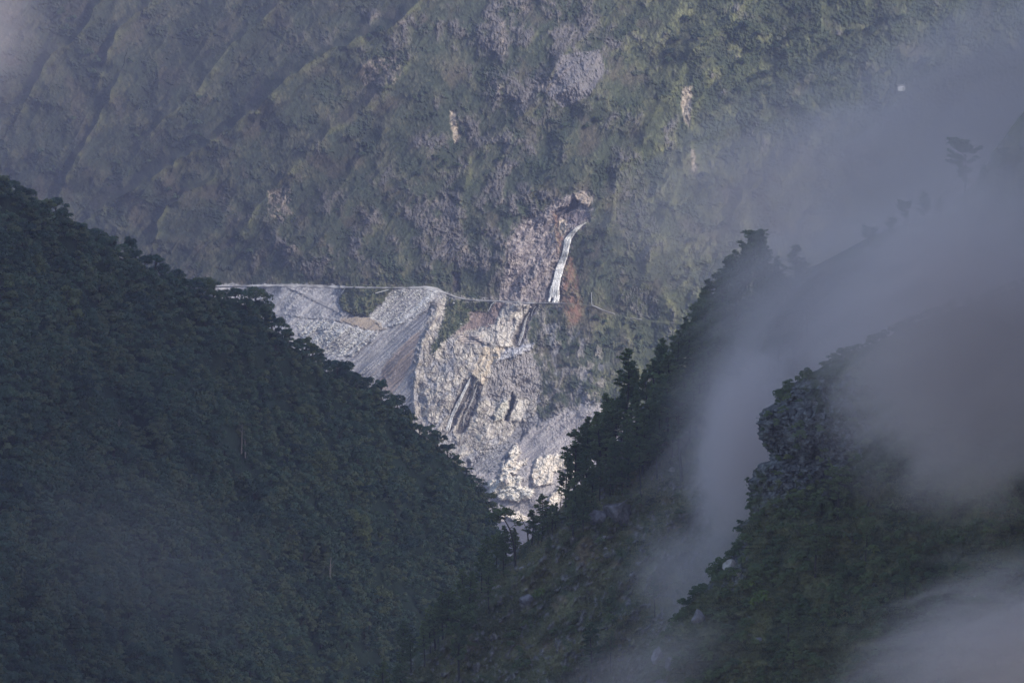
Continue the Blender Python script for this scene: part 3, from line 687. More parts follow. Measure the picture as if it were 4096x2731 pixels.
waterfall('faint small trickle at the top of the dark chute by the road edge', [(536, 306), (533.4, 309), (531, 316)], [1.0, 1.2, .8], 2, 3, .6)
waterfall('long thin white waterfall low on the pale rock face, left of its twin', [(471, 376.3), (467, 385), (459.4, 400.5), (451.8, 415.8), (447.5, 431)], [1.4, 2.6, 3.4, 3.6, 4.6], 20, 4, .9)
waterfall('faint broken waterfall in the wet dark strip right of the long thin one', [(477.3, 384), (472, 400.5), (464.5, 416), (463, 426)], [.8, 1.6, 2.2, 1.6], 5, 5, .5)
waterfall('tiny white trickle at the foot of the faint broken waterfall', [(463.5, 432), (461, 443)], [1.6, 1.0], 3, 6, .5)

# ------------------------------------------------------------------ foliage builders
def quads(P0, N, size, rng, ratio=.8):
    n = len(P0)
    N = N / (np.linalg.norm(N, axis=1, keepdims=True) + 1e-9)
    r = rng.normal(size=(n, 3)); a = np.cross(N, r); a /= np.linalg.norm(a, axis=1, keepdims=True) + 1e-9; b = np.cross(N, a)
    s = size * rng.uniform(.6, 1.3, (n, 1))
    V = np.stack([P0 - a * s, P0 - b * s * ratio, P0 + a * s, P0 + b * s * ratio], 1)
    return V.reshape(-1, 3), np.arange(n * 4).reshape(n, 4)
def crown_mesh(seed, R=5.0, H=4.5, lobes=12, n=1500, size=.42, low=0.0, spread=1.0, trunk_h=6.0, drop=0.0, lr=1.0):
    """a rounded broadleaf crown made of separate leafy domes; base of trunk at the origin"""
    rng = np.random.default_rng(seed); bag = Bag()
    cs = []
    for i in range(lobes):
        an = rng.uniform(0, 2 * math.pi); rr = R * .72 * math.sqrt(rng.uniform(0, 1)) * spread
        h = H * (1 - (rr / R) ** 2) * rng.uniform(.55, 1.0) + low
        if drop and rng.random() < .4: rr = R * .8 * rng.uniform(.7, 1); h = -drop * rng.uniform(0, 1)
        cs.append((rr * math.cos(an), rr * math.sin(an), trunk_h + h - H * .35, R * rng.uniform(.26, .44) * lr))
    for i, (cx, cy, cz, r) in enumerate(cs):
        k = n // lobes
        d = rng.normal(size=(k, 3)); d /= np.linalg.norm(d, axis=1, keepdims=True); d[:, 2] = np.where(d[:, 2] < -.35, -d[:, 2], d[:, 2])
        jit = rng.uniform(.72, 1.10, (k, 1))
        flat = np.array([1, 1, .68])
        p = np.array([cx, cy, cz]) + d * r * jit * flat
        N = d + rng.normal(size=(k, 3)) * .38 + np.array([0, 0, .35])
        keep = np.ones(k, bool)
        for j, (ox, oy, oz, r2) in enumerate(cs):
            if j != i: keep &= np.linalg.norm((p - np.array([ox, oy, oz])) / flat, axis=1) > r2 * .72
        bag.add(quads(p[keep], N[keep], size, rng))
    return bag.get(), cs
def trunk_mesh(cs, h, r0=.28, lean=0.0, seed=0):
    rng = random.Random(seed); bag = Bag()
    top = Vector((lean, 0, h)); bag.add(tube([(0, 0, -2.5), (lean * .2, 0, h * .35), (lean * .6, .1, h * .7), top], [r0 * 1.2, r0, r0 * .8, r0 * .5]))
    for c in cs[:7]:
        bag.add(tube([top * .75, (top * .9 + Vector(c[:3])) / 2 + Vector((0, 0, -.3)), Vector(c[:3])], [r0 * .5, r0 * .3, r0 * .1], 5))
    return bag.get()
def pine_mesh(seed, H=20.0, W=3.6, start=.36, branches=34, dens=1.0, lean=0.0, flat=False, gaps=.1):
    """returns trunk (with limbs) and needle crown of a rough mountain pine"""
    rng = random.Random(seed); nr = np.random.default_rng(seed)
    tb = Bag(); pts = []; nrm = []
    def tx(f): return lean * H * f ** 1.6 + .25 * math.sin(f * 5 + seed), .25 * math.cos(f * 4 + seed)
    path = [(tx(i / 8)[0], tx(i / 8)[1], H * (i / 8) - (2.5 if i == 0 else 0)) for i in range(9)]
    tb.add(tube(path, [.34, .30, .27, .24, .21, .17, .13, .09, .04]))
    for i in range(branches):
        f = start + (1 - start) * ((i + rng.random() * .8) / branches) ** .9
        if rng.random() < gaps: continue
        fc = (f - start) / (1 - start)
        if flat: L = W * (1.05 - .25 * fc) * rng.uniform(.55, 1.1) * (1 if fc > .45 else .45)
        else: L = W * (math.sqrt(max(.03, 1 - fc ** 1.7)) * (.55 + .45 * min(1, fc * 3 + .25))) * rng.uniform(.55, 1.15)
        az = rng.uniform(0, 2 * math.pi); up = rng.uniform(-.05, .38) + .35 * fc
        bx, by = tx(f); b0 = Vector((bx, by, H * f)); d = Vector((math.cos(az), math.sin(az), up)).normalized()
        mid = b0 + d * L * .55 + Vector((0, 0, -.06 * L)); end = b0 + d * L + Vector((0, 0, .10 * L))
        tb.add(tube([b0, mid, end], [.10, .06, .025], 4))
        k = max(3, int(L * 3.3 * dens))
        for j in range(k):
            q = rng.uniform(.35, 1.05); side = Vector((-d.y, d.x, 0)) * rng.uniform(-.34, .34) * L * (.4 + .6 * q)
            c = b0.lerp(end, q) + side + Vector((0, 0, rng.uniform(-.15, .35)))
            pts.append(tuple(c)); 
    for j in range(5): pts.append((tx(1)[0] + rng.uniform(-.3, .3), tx(1)[1] + rng.uniform(-.3, .3), H + rng.uniform(-.9, .3)))
    C_ = np.array(pts); k = 11
    base = np.repeat(C_, k, 0)
    d = nr.normal(size=(len(base), 3)); d[:, 2] = np.abs(d[:, 2]) * .9 + .05; d /= np.linalg.norm(d, axis=1, keepdims=True)
    Ln = nr.uniform(.45, .85, (len(base), 1)); a = np.cross(d, nr.normal(size=d.shape)); a /= np.linalg.norm(a, axis=1, keepdims=True); w = .14
    V = np.stack([base - a * w * .6, base + a * w * .6, base + d * Ln + a * w, base + d * Ln - a * w], 1).reshape(-1, 3)
    return tb.get(), (V, np.arange(len(V)).reshape(-1, 4))

# ------------------------------------------------------------------ broadleaf trees on the left hillside
BV = []
for i in range(7):
    (cv, cf), cs = crown_mesh(20 + i, R=[4.6, 5.4, 4.0, 5.0, 4.4, 6.0, 3.8][i], H=[4.6, 4.2, 4.8, 3.6, 5.6, 4.4, 3.8][i], lobes=[20, 27, 16, 24, 20, 30, 16][i], lr=.78, n=[3200, 3900, 2600, 3600, 3200, 4500, 2400][i], size=.275, trunk_h=5.0, drop=3.2)
    tv, tf = trunk_mesh(cs, 5.4, .26, 0, i)
    BV.append((make_mesh('crown', cv, cf, smooth=False), make_mesh('trunk', tv, tf)))
    BV[-1][0].materials.append(M_broad); BV[-1][1].materials.append(M_bark)
M_olive = leaf_mat('olive_foliage', (.060, .085, .035), (.125, .150, .055), None, .15, .3)
M_blue = leaf_mat('blue_green_foliage', (.014, .036, .030), (.050, .088, .052), None, .15, .3)
for i in range(7):
    for mt in (M_olive, M_blue):
        me = BV[i][0].copy(); me.materials.clear(); me.materials.append(mt); BV.append((me, BV[i][1]))
KINDS_B = [0, 1, 2, 3, 4, 5, 6] * 3 + [8, 10, 12, 14, 16, 18, 20] * 3 + [7, 9, 11, 13, 15, 17]
SHAPE_B = ['broad', 'wide', 'narrow', 'flat topped', 'tall', 'spreading', 'compact']
def place_tree(variants, name, loc, label, cat, group, rz, sc, k, squash=1.0):
    t = thing(name, loc, label, cat, group, rz, sc)
    if squash != 1.0: t.scale = (sc, sc, sc * squash)
    c = bpy.data.objects.new('crown', variants[k][0]); col.objects.link(c); c.parent = t
    if variants[k][1] is not None:
        r = bpy.data.objects.new('trunk', variants[k][1]); col.objects.link(r); r.parent = t
    return t
rng = random.Random(5)
cand = []
placed = []
def far_enough(p, d):
    for q in placed:
        if abs(q[0] - p[0]) < d and (q[0] - p[0]) ** 2 + (q[1] - p[1]) ** 2 + (q[2] - p[2]) ** 2 < d * d: return False
    return True
# crest row first
uu = -12.0
while uu < 498:
    p = left_surf(uu, rng.uniform(0, 6)); placed.append(tuple(p)); cand.append((p, uu, 2, rng.uniform(.8, 1.12)))
    uu += rng.uniform(6, 12)
tries = 0
while len(cand) < 330 and tries < 60000:
    tries += 1
    uq = rng.uniform(-20, 515); tq = rng.uniform(8, 560); vr = float(np.interp(uq, LRU, LRV))
    vq = vr + tq
    if vq > 715: continue
    ul = float(np.interp(vq, RRV, RRU))
    if uq > ul + 14: continue
    p = left_surf(uq, tq)
    if far_enough(p, 9.2): placed.append(tuple(p)); cand.append((p, uq, tq, rng.choice([rng.uniform(.7, 1.0), rng.uniform(.95, 1.3), rng.uniform(1.2, 1.6)])))
special = {
    (255, 312): 'big rounded tree at the end of the upper crest, standing over the grey scree',
    (375, 388): 'small upright tree rising from the crest in front of the dark gravel fan',
    (200, 300): 'dark dense tree on the crest below the left end of the road'}
used = set()
cand = sorted(cand, key=lambda q: q[2])
indiv = cand[:] if len(cand) <= 300 else cand[:60] + rng.sample(cand[60:], 240)
ids = set(id(q) for q in indiv)
restB = [q for q in cand if id(q) not in ids]
MARKS = [(620, 375, 'tallest lone pine'), (604, 425, 'rounded edge pine'), (681, 440, 'broad crowned pine'), (716, 268, 'large top pine'), (706, 288, 'spreading pine'), (659, 335, 'edge pine near the road'),
         (616, 515, 'big dark boulder'), (555, 495, 'slim open pine'), (541, 515, 'wide low pine'), (516, 530, 'crooked leaning pine'), (469, 598, 'dark pointed pine'), (434, 626, 'small leaning pine'), (458, 650, 'tall bare trunked pine'),
         (650, 320, 'road end'), (556, 260, 'tall waterfall'), (572, 215, 'rock arch above the waterfall'), (453, 282, 'dark cleft above the road'), (452, 125, 'pale rock scar'), (687, 100, 'pale orange cliff scar'), (380, 70, 'ruddy rock band'), (578, 80, 'smooth grey slab'),
         (231, 128, 'long grassy spur'), (160, 172, 'foot of the long grassy spur'), (316, 57, 'upper long grassy spur'), (76, 40, 'upper left gully'), (280, 205, 'rocky patch above the road'), (901, 86, 'white hut'), (760, 470, 'rock nose of the spur'), (20, 120, 'left edge of the picture'),
         (430, 0, 'middle of the top edge'), (770, 0, 'dark wood at the top edge'), (850, 30, 'right end of the far wood'), (750, 75, 'lower end of the far wood'), (364, 324, 'muddy terrace'), (570, 318, 'rust stain below the road'), (520, 335, 'dark wet chute'), (545, 420, 'gravel slope foot')]
def place_words(u, v):
    d, a, b, n = min((math.hypot(u - a, v - b), a, b, n) for a, b, n in MARKS)
    an = int(((math.degrees(math.atan2(-(v - b), u - a)) + 382.5) % 360) // 45)
    side = ['right of', 'above and right of', 'above', 'above and left of', 'left of', 'below and left of', 'below', 'below and right of'][an]
    far = 'touching, ' if d < 9 else 'close, ' if d < 20 else 'just ' if d < 38 else 'well ' if d < 70 else 'far '
    return (far + side + ' the ' + n).replace(' left edge of the picture', ' left edge')
for p, uq, tq, sc in indiv:
    lab, grp = '', 'broadleaf trees of the left hill forest'
    vq = float(np.interp(uq, LRU, LRV)) + tq
    kd = rng.choice(KINDS_B); vr_ = tq / 560
    hue = 'dark green' if kd < 7 else ('olive' if (kd - 7) % 2 == 0 else 'bluish green'); shp = SHAPE_B[kd if kd < 7 else (kd - 7) // 2]
    size = 'big ' if sc > 1.22 else 'small ' if sc < .95 else ''
    colw = ['at the left edge', 'left of the upper crest', 'under the upper crest', 'below the end of the road', 'below the grey scree', 'below the gravel fan', 'on the nose of the hill'][int(np.clip(uq // 75, 0, 6))]
    roww = 'on the skyline' if tq < 9 else ['just under the skyline', 'high', 'halfway down', 'low', 'near the bottom edge'][int(np.clip((vq - float(np.interp(uq, LRU, LRV))) // 60, 0, 3)) if vq < 610 else 4]
    lab = '%s%s %s tree %s %s' % (size, hue, shp, roww, colw)
    place_tree(BV, 'broadleaf_tree', p - np.array([0, 0, 1.0]), lab, 'tree', grp, rng.uniform(0, 6.28), sc, kd, rng.uniform(.8, 1.25))
# named landmark trees on the crest
for (uq, tq, k, sc, sq, lab) in ((256, 5, 5, 1.25, 1.25, 'big rounded tree at the end of the upper crest, standing over the grey scree'),
                                 (381, 3, 2, .95, 1.5, 'upright narrow tree rising from the crest in front of the dark gravel fan'),
                                 (287, 4, 6, 1.0, 1.1, 'small dark tree on the crest just right of the big rounded one'),
                                 (72, 92, 3, 1.25, 1.3, 'umbrella crowned tree with a bare trunk showing, near the left edge')):
    p = left_surf(uq, tq)
    place_tree(BV, 'broadleaf_tree', p, lab, 'tree', None, rng.uniform(0, 6), sc, k, sq)
# the rest of the wood: smaller trees and undergrowth between them
SM = []
for i in range(4):
    (cv, cf), cs = crown_mesh(60 + i, R=4.3, H=4.0, lobes=15, n=900, lr=.8, size=.36, trunk_h=3.0, drop=2.0)
    SM.append((cv, cf))
def scatter(name, mats, pts, variants, sc_rng, seed, squash=(.8, 1.2)):
    r = random.Random(seed); bag = Bag()
    for p in pts:
        cv, cf = variants[r.randrange(len(variants))]
        a = r.uniform(0, 6.283); s = r.uniform(*sc_rng); ca, sa = math.cos(a), math.sin(a)
        q = cv @ np.array([[ca, sa, 0], [-sa, ca, 0], [0, 0, r.uniform(*squash)]]) * s + np.asarray(p)
        bag.add((q, cf))
    V, Fq = bag.get()
    return link(name, make_mesh(name, V, Fq, smooth=False), mats, kind='stuff')
pts = [q[0] for q in restB]
tries = 0
while len(pts) < 2050 + len(restB):
    uq = rng.uniform(-25, 515); tq = rng.uniform(2, 560); vq = float(np.interp(uq, LRU, LRV)) + tq
    if vq > 720 or uq > float(np.interp(vq, RRV, RRU)) + 14: continue
    pts.append(left_surf(uq, tq))
scatter('forest', M_broad, pts, SM, (.8, 1.35), 8)

for i, (a, t_, h, lean, lab) in enumerate(((242, 150, 11, .1, 'pale bare trunk standing in the middle of the left forest'), (246, 152, 10, -.1, 'second pale bare trunk close to the first in the left forest'),
        (118, 190, 9, .2, 'pale slanting dead trunk in the left forest under the upper crest'), (145, 330, 12, -.1, 'dark bare tree in the lower left forest'), (330, 210, 10, .1, 'grey leafless tree on the left hill below the gravel fan'))):
    p_ = left_surf(a, t_); r_ = random.Random(i); bag = Bag(); H_ = h
    bag.add(tube([(0, 0, -1), (lean * 2, 0, H_ * .5), (lean * 5, 0, H_)], [.3, .22, .08], 6))
    for q in range(6):
        z_ = H_ * r_.uniform(.45, .9); an = r_.uniform(0, 6.28); bag.add(tube([(lean * 4, 0, z_), (lean * 4 + math.cos(an) * 2, math.sin(an) * 2, z_ + 1.6)], [.1, .04], 4))
    V_, F_ = bag.get(); o_ = link('dead_tree', make_mesh('dead_tree', V_, F_), M_bark if i == 3 else M_deadwood, label=lab, category='tree'); o_.location = tuple(p_ + np.array([0, -3.5, 1.5]))

# ------------------------------------------------------------------ pines on the right slope
PV = []
for i, (H, W, st, br, le, fl, gp) in enumerate(((20, 3.6, .32, 38, .0, False, .05), (17, 3.9, .30, 36, .03, False, .1), (22, 3.4, .42, 34, -.02, False, .12), (15, 4.2, .40, 34, .05, True, .05),
                                               (18, 3.2, .22, 40, .02, False, .05), (13, 3.2, .18, 36, -.03, False, .05), (20, 4.6, .45, 40, .04, True, .08))):
    (tv, tf), (cv, cf) = pine_mesh(100 + i, H, W, st, br, 1.15, le, fl, gp)
    a = make_mesh('crown', cv, cf, smooth=False); a.materials.append(M_pine); b = make_mesh('trunk', tv, tf); b.materials.append(M_bark)
    PV.append((a, b, H))
def right_at(u, v):
    uL = float(np.interp(v, RRV, RRU)); return right_surf(u - uL, v)
def pine(u, v, hpx, k, label, group=None, rz=None, surf=right_at, wide=1.0):
    p = surf(u, v); m = p[1] / F
    sc = hpx * m / PV[k][2]
    t = place_tree(PV, 'pine_tree', p, label, 'tree', group, rng.uniform(0, 6.28) if rz is None else rz, sc, k)
    t.scale = (sc * wide, sc * wide, sc)
    return t
rng = random.Random(11)
pine(628, 432, 82, 2, 'tallest lone pine, dark and layered, standing against the green cliff right of the landslide', wide=1.25)
pine(613, 456, 56, 0, 'rounded dark pine just below and left of the tallest lone pine', wide=1.3)
pine(598, 462, 36, 1, 'small tufted pine leaning out over the pale rocks left of the rounded pine', wide=1.2)
pine(681, 476, 78, 6, 'broad crowned pine with many limbs showing, in the middle of the right slope', wide=1.35)
pine(558, 508, 30, 2, 'slim open pine in front of the beige boulders at the foot of the landslide', wide=1.1)
pine(542, 533, 38, 1, 'wide low pine at the lower tip of the right slope beside the bright rock', wide=1.35)
pine(716, 303, 68, 6, 'large rounded pine at the top of the pine wood below the drifting mist', wide=1.3)
pine(706, 312, 48, 3, 'spreading pine with low bare limbs at the upper edge of the pine wood', wide=1.5)
pine(659, 352, 36, 1, 'rounded pine standing out at the edge of the wood near the end of the road', wide=1.4)
pine(684, 350, 46, 4, 'pine with pointed top between the spreading pine and the end of the road', wide=1.1)
pine(470, 622, 50, 4, 'dark pointed pine on the lower edge of the right slope', wide=1.2)
pine(437, 642, 32, 3, 'small leaning pine on the lower edge against the left forest', wide=1.3)
pine(458, 690, 76, 3, 'tall bare trunked pine at the bottom with a flat crown', wide=.9)
pine(611, 619, 32, 4, 'lone young pine in the grass at the lower middle of the right slope', wide=1.1)
pine(611, 672, 42, 2, 'thin dim pine in the mist at the bottom of the right slope', wide=.9)
pine(590, 690, 66, 0, 'big hazy pine at the bottom edge right of the bare trunk', wide=1.1)
pine(709, 530, 50, 2, 'thin pine half dissolved in the mist of the gully', wide=1.0)
pine(654, 618, 46, 2, 'nearly bare pine in the mist left of the rocky spur', wide=.8)
inside = [(556, 500), (570, 468), (598, 440), (622, 418), (648, 392), (672, 368), (690, 335), (712, 300), (742, 278), (770, 285), (805, 300), (810, 340), (770, 372), (735, 400), (702, 432), (660, 478), (640, 492), (600, 490), (575, 515)]
arr = np.array(inside); pl = []
tries = 0
def inpoly(u, v, poly): return float(poly_sd(np.array([u]), np.array([v]), poly)[0]) > 0
while len(pl) < 112 and tries < 20000:
    tries += 1
    u = rng.uniform(555, 835); v = rng.uniform(250, 515)
    if inpoly(u, v, inside) and all((u - a) ** 2 + ((v - b) * 1.2) ** 2 > 125 for a, b in pl): pl.append((u, v))
for a, b in pl:
    up = b < 350
    edge = inpoly(a, b, [(540, 480), (640, 380), (690, 310), (700, 330), (650, 405), (600, 470), (570, 520)])
    if edge: lab, g = 'skyline pine ' + place_words(a, b - 24), 'pines of the pine wood'
    elif up: lab, g = 'misty upper wood pine ' + place_words(a, b - 24), 'pines of the pine wood'
    else: lab, g = 'dark lower wood pine ' + place_words(a, b - 24), 'pines of the pine wood'
    pine(a, b + 4, rng.uniform(38, 62), rng.choice([0, 1, 4, 0, 2, 4, 5]), lab, g, wide=rng.uniform(1.0, 1.3))
for i in range(24):
    v = rng.uniform(565, 700); u = float(np.interp(v, RRV, RRU)) + rng.uniform(-2, 34) ** 1.0
    pine(u, v, rng.uniform(26, 48), rng.choice([4, 5, 1, 0]), 'dark slope edge pine ' + place_words(u, v - 20), 'pines along the lower left edge of the right slope', wide=rng.uniform(1., 1.3))
for i in range(16):
    v = rng.uniform(510, 560); u = float(np.interp(v, RRV, RRU)) + rng.uniform(0, 44)
    pine(u, v, rng.uniform(18, 34), rng.choice([4, 5, 1]), 'small pine ' + place_words(u, v - 14), 'small pines near the tip of the right slope', wide=rng.uniform(1., 1.4))
for (a, b, h) in ((585, 512, 34), (592, 505, 40), (600, 500, 38), (610, 500, 36), (622, 496, 34), (575, 522, 32), (570, 530, 30), (583, 535, 30)):
    pine(a, b, h, rng.choice([0, 4, 1]), 'pine ' + place_words(a, b - 18), 'pines behind the big dark boulder', wide=1.25)
for (a, b, h) in ((905, 232, 30), (925, 226, 34), (940, 222, 24), (985, 200, 34), (1005, 180, 30), (890, 245, 26), (870, 262, 34), (1000, 215, 36), (955, 250, 34), (915, 262, 30), (975, 275, 38)):
    pine(a, b, h, rng.choice([0, 1, 4, 6]), 'faint pine on the mist covered ridge ' + ('right of' if a > 970 else 'left of' if a < 935 else 'beside') + ' the umbrella crowned tree', 'faint pines on the mist covered ridge', wide=1.3)
# the giant tree in the mist and the leaning pine, each its own shape
(tv, tf), (cv, cf) = pine_mesh(301, 24, 6.4, .50, 34, 1.6, .05, True, .12)
p = right_at(966, 222); t = thing('umbrella_tree', p, 'tall umbrella crowned tree standing alone, faint in the mist at upper right', 'tree', None, 2.0, .93)
link('crown', make_mesh('crown', cv, cf, smooth=False), M_pine, t); link('trunk', make_mesh('trunk', tv, tf), M_bark, t)
def leaning_pine():
    p = right_at(516, 566); t = thing('leaning_pine', p, 'crooked pine bent left over the river gap with a thin curved bare trunk', 'tree')
    m = p[1] / F
    path = [(0, 0, -1), (-1.0 * m, 0, 12 * m), (-2.5 * m, 0, 25 * m), (-6 * m, 0, 38 * m), (-11 * m, 0, 47 * m), (-16 * m, 0, 50 * m)]
    bag = Bag(); bag.add(tube(path, [.34, .30, .25, .20, .14, .07]))
    ends = []
    r = random.Random(3)
    for (i, dx, dz) in ((5, -4, 3), (5, 2, 6), (4, -6, 4), (4, 5, 5), (3, 8, 5), (5, -9, -1), (2, -18, 4), (2, -24, -2), (4, 0, 8), (2, -12, 6), (5, -3, -5), (5, -7, 2)):
        e = Vector(path[i]) + Vector((dx * m, r.uniform(-1, 1), dz * m)); bag.add(tube([path[i], (Vector(path[i]) + e) / 2 + Vector((0, 0, .3)), e], [.10, .07, .03], 5)); ends.append(e)
    V, Fq = bag.get(); link('trunk', make_mesh('trunk', V, Fq), M_bark, t)
    nr = np.random.default_rng(4); P0 = []
    for e in ends:
        for q in range(16): P0.append([e.x + nr.normal() * .85, e.y + nr.normal() * .7, e.z + nr.normal() * .40 + .2])
    P0 = np.array(P0); base = np.repeat(P0, 11, 0); d = nr.normal(size=base.shape); d[:, 2] = abs(d[:, 2]); d /= np.linalg.norm(d, axis=1, keepdims=True)
    a = np.cross(d, nr.normal(size=d.shape)); a /= np.linalg.norm(a, axis=1, keepdims=True)
    V = np.stack([base - a * .08, base + a * .08, base + d * .6 + a * .11, base + d * .6 - a * .11], 1).reshape(-1, 3)
    link('crown', make_mesh('crown', V, np.arange(len(V)).reshape(-1, 4), smooth=False), M_pine, t)
leaning_pine()
def bare_tree(loc, h, seed, label, mat, name='bare_tree', twigs=9, lean=0.0):
    r = random.Random(seed); bag = Bag()
    t = thing(name, loc, label, 'tree')
    def grow(a, d, L, rad, depth):
        b = a + d * L * .5 + Vector((r.uniform(-.1, .1), r.uniform(-.1, .1), 0)) * L * .3; c = a + d * L
        bag.add(tube([a, b, c], [rad, rad * .8, rad * .55], 5))
        if depth == 0: return
        for k in range(3 if depth > 1 else 4):
            nd_ = (d + Vector((r.uniform(-.8, .8), r.uniform(-.8, .8), r.uniform(-.2, .5)))).normalized()
            grow(b.lerp(c, r.uniform(.1, 1)), nd_, L * r.uniform(.5, .75), rad * .5, depth - 1)
    grow(Vector((0, 0, -1)), Vector((lean, 0, 1)).normalized(), h * .45, h * .018 + .05, 3)
    V, Fq = bag.get(); link('trunk', make_mesh('trunk', V, Fq), mat, t)
    return t
bare_tree(right_at(576, 484), 9.5, 5, 'leafless forked tree at the slope edge in front of the beige rock', M_bark, lean=-.35)
bare_tree(right_at(562, 556), 4.5, 8, 'pale dead tree with curved broken branches in the lower right slope scrub', M_deadwood, 'dead_tree', lean=.4)
bare_tree(right_at(507.5, 545), 11.5, 12, 'thin sparse snag sticking up at the river gap above the crooked pine', M_bark, 'snag', lean=-.12)
bare_tree(farP(553, 463), 9.0, 15, 'small thin leafless tree on top of the beige rock face, left one', M_bark)
bare_tree(farP(560, 469), 12.0, 19, 'taller thin leafless tree on the beige rock face, right one', M_bark, lean=.1)
bare_tree(right_at(641, 500), 6.0, 23, 'small branching bare tree just above the big dark boulder', M_bark)

# ------------------------------------------------------------------ pines and shrubs on the crag
def crag_at(u, v):
    uL = float(np.interp(v, KRV, KRU)); return crag_surf(u - uL, v)
for (a, b, h, k, w, lab) in ((817, 574, 44, 3, 1.3, 'flat crowned pine on the rocky spur above the dark scrub'),
                             (837, 520, 50, 3, 1.2, 'hazy flat topped pine on the spur below the misty cliff'),
                             (789, 636, 32, 1, 1.2, 'rounded pine low on the rocky spur'),
                             (791, 684, 44, 2, 1.2, 'thin pine at the bottom of the spur'),
                             (865, 560, 40, 6, 1.1, 'pine in thin mist right of the flat crowned one'),
                             (905, 600, 38, 0, 1.1, 'faint pine in mist near the lower right corner')):
    pine(a, b, h, k, lab, None, surf=crag_at, wide=w)
# ------------------------------------------------------------------ boulders
def boulder_mesh(seed, sx, sy, sz, sub=4, rough=.22):
    import bmesh
    bm = bmesh.new(); bmesh.ops.create_icosphere(bm, subdivisions=sub, radius=1)
    V = np.array([v.co[:] for v in bm.verts]); Fq = np.array([[v.index for v in f.verts] for f in bm.faces]); bm.free()
    r = np.random.default_rng(seed)
    for k in range(9):                                   # planar cuts make flat faces
        n = r.normal(size=3); n /= np.linalg.norm(n); d = r.uniform(.55, .85); e = V @ n
        V = V - np.maximum(e - d, 0)[:, None] * n
    n = fbm(V[:, 0] * 2 + V[:, 2] * 1.3 + seed, V[:, 1] * 2 + V[:, 2] * .8, 4, seed) + .5 * ridged(V[:, 0] * 3.1 + seed, V[:, 2] * 1.2 + V[:, 1], 3, seed + 4)
    V = V * (1 + rough * n)[:, None] * np.array([sx, sy, sz])
    return V, Fq
def boulder(u, v, wpx, hpx, seed, label, mat=None, surf=right_at, rot=0.0, group=None, name='boulder', sub=3):
    p = surf(u, v); m = p[1] / F
    V, Fq = boulder_mesh(seed, wpx * m / 2, wpx * m * .45, hpx * m / 2, sub)
    o = link(name, make_mesh(name, V, Fq, smooth=False), mat or M_rock); o.location = (p[0], p[1] - (wpx * m * .22 if wpx > 12 else 0), p[2] + (hpx * m * .1 if wpx > 12 else 0)); o.rotation_euler = (0, rot, random.Random(seed).uniform(-.3, .3))
    o['label'] = label; o['category'] = 'boulder'
    if group: o['group'] = group
    return o
t = boulder(619, 512, 34, 29, 41, 'big dark overhanging boulder capped with grass in the middle of the right slope', sub=5)
p = t.location; nr = np.random.default_rng(9)
def tufts(P0, h=.9, k=5, seed=0, w=.07, spread=.35):
    nr = np.random.default_rng(seed); P0 = np.asarray(P0); base = np.repeat(P0, k, 0) + nr.normal(size=(len(P0) * k, 3)) * np.array([spread, spread, .05])
    d = nr.normal(size=base.shape) * np.array([.5, .5, .15]) + np.array([0, -.35, .9]); d /= np.linalg.norm(d, axis=1, keepdims=True)
    a = np.cross(d, nr.normal(size=d.shape)); a /= np.linalg.norm(a, axis=1, keepdims=True); L_ = h * nr.uniform(.5, 1.3, (len(base), 1))
    mid = base + d * L_ * .6; tip = base + d * L_ + np.array([0, -.25, -.22]) * L_
    V = np.stack([base - a * w, base + a * w, mid + a * w * .9, tip], 1)
    return V.reshape(-1, 3), np.arange(len(base) * 4).reshape(-1, 4)
g0 = np.stack([nr.uniform(-4.2, 3.6, 420), nr.uniform(-2.6, 2, 420), np.zeros(420)], 1); g0[:, 2] = 3.3 - .05 * g0[:, 0] ** 2 - .16 * g0[:, 1] ** 2 
V, Fq = tufts(g0, .9, 5, 31, .09)
link('grass_cap', make_mesh('grass_cap', V, Fq, smooth=False), M_grass, t)
t2 = boulder(597.5, 518, 19, 16, 42, 'smaller dark boulder touching the big one on its left', sub=5)
for i, (a, b, w, h, lab) in enumerate(((602, 538, 10, 5, 'long pale slab leaning in the grass below the big dark boulder'),
                                       (605.5, 549, 7, 4, 'small pale slab below the long leaning slab'),
                                       (637, 503, 6, 4, 'small grey rock just right of the big dark boulder'),
                                       (533, 543, 4, 6, 'upright pinkish rock near the tip of the right slope'),
                                       (523, 568, 7, 5, 'pale rock at the slope edge below the crooked pine'),
                                       (499, 586, 6, 4, 'flat pale rock on the grassy edge, middle of the lower edge'),
                                       (486, 599, 6, 4, 'pale rock on the edge beside the dark pointed pine'),
                                       (468, 626, 6, 6, 'pale rock at the foot of the dark pointed pine'),
                                       (463, 643, 4, 4, 'small round white stone in the scrub near the bottom'),
                                       (527, 600, 16, 12, 'grey rocky hump in the grass of the lower right slope'),
                                       (672, 470, 10, 8, 'grey rock at the foot of the broad crowned pine'))):
    boulder(a, b, w, h, 50 + i, lab, M_palerock if i not in (9,) else M_rock, rot=-.9 if i in (0, 1) else 0)
for i, (a, b, w, h, lab) in enumerate(((731, 566, 16, 13, 'pale broken rock at the left edge of the rocky spur'),
                                       (741, 573, 9, 7, 'pinkish rock just right of the pale broken one on the spur'),
                                       (697, 617, 14, 16, 'tall grey rock on the lower edge of the rocky spur'),
                                       (660, 658, 14, 20, 'grey rounded rock tower at the bottom of the spur, left one'),
                                       (672, 664, 12, 16, 'grey rounded rock tower at the bottom of the spur, right one'),
                                       (659, 684, 14, 12, 'rounded rock at the bottom edge below the rock towers'),
                                       (758, 640, 9, 7, 'small pale rock in the dark scrub of the spur'))):
    boulder(a, b, w, h, 70 + i, lab, M_palerock if i in (0, 1) else M_rock, surf=crag_at, sub=4)
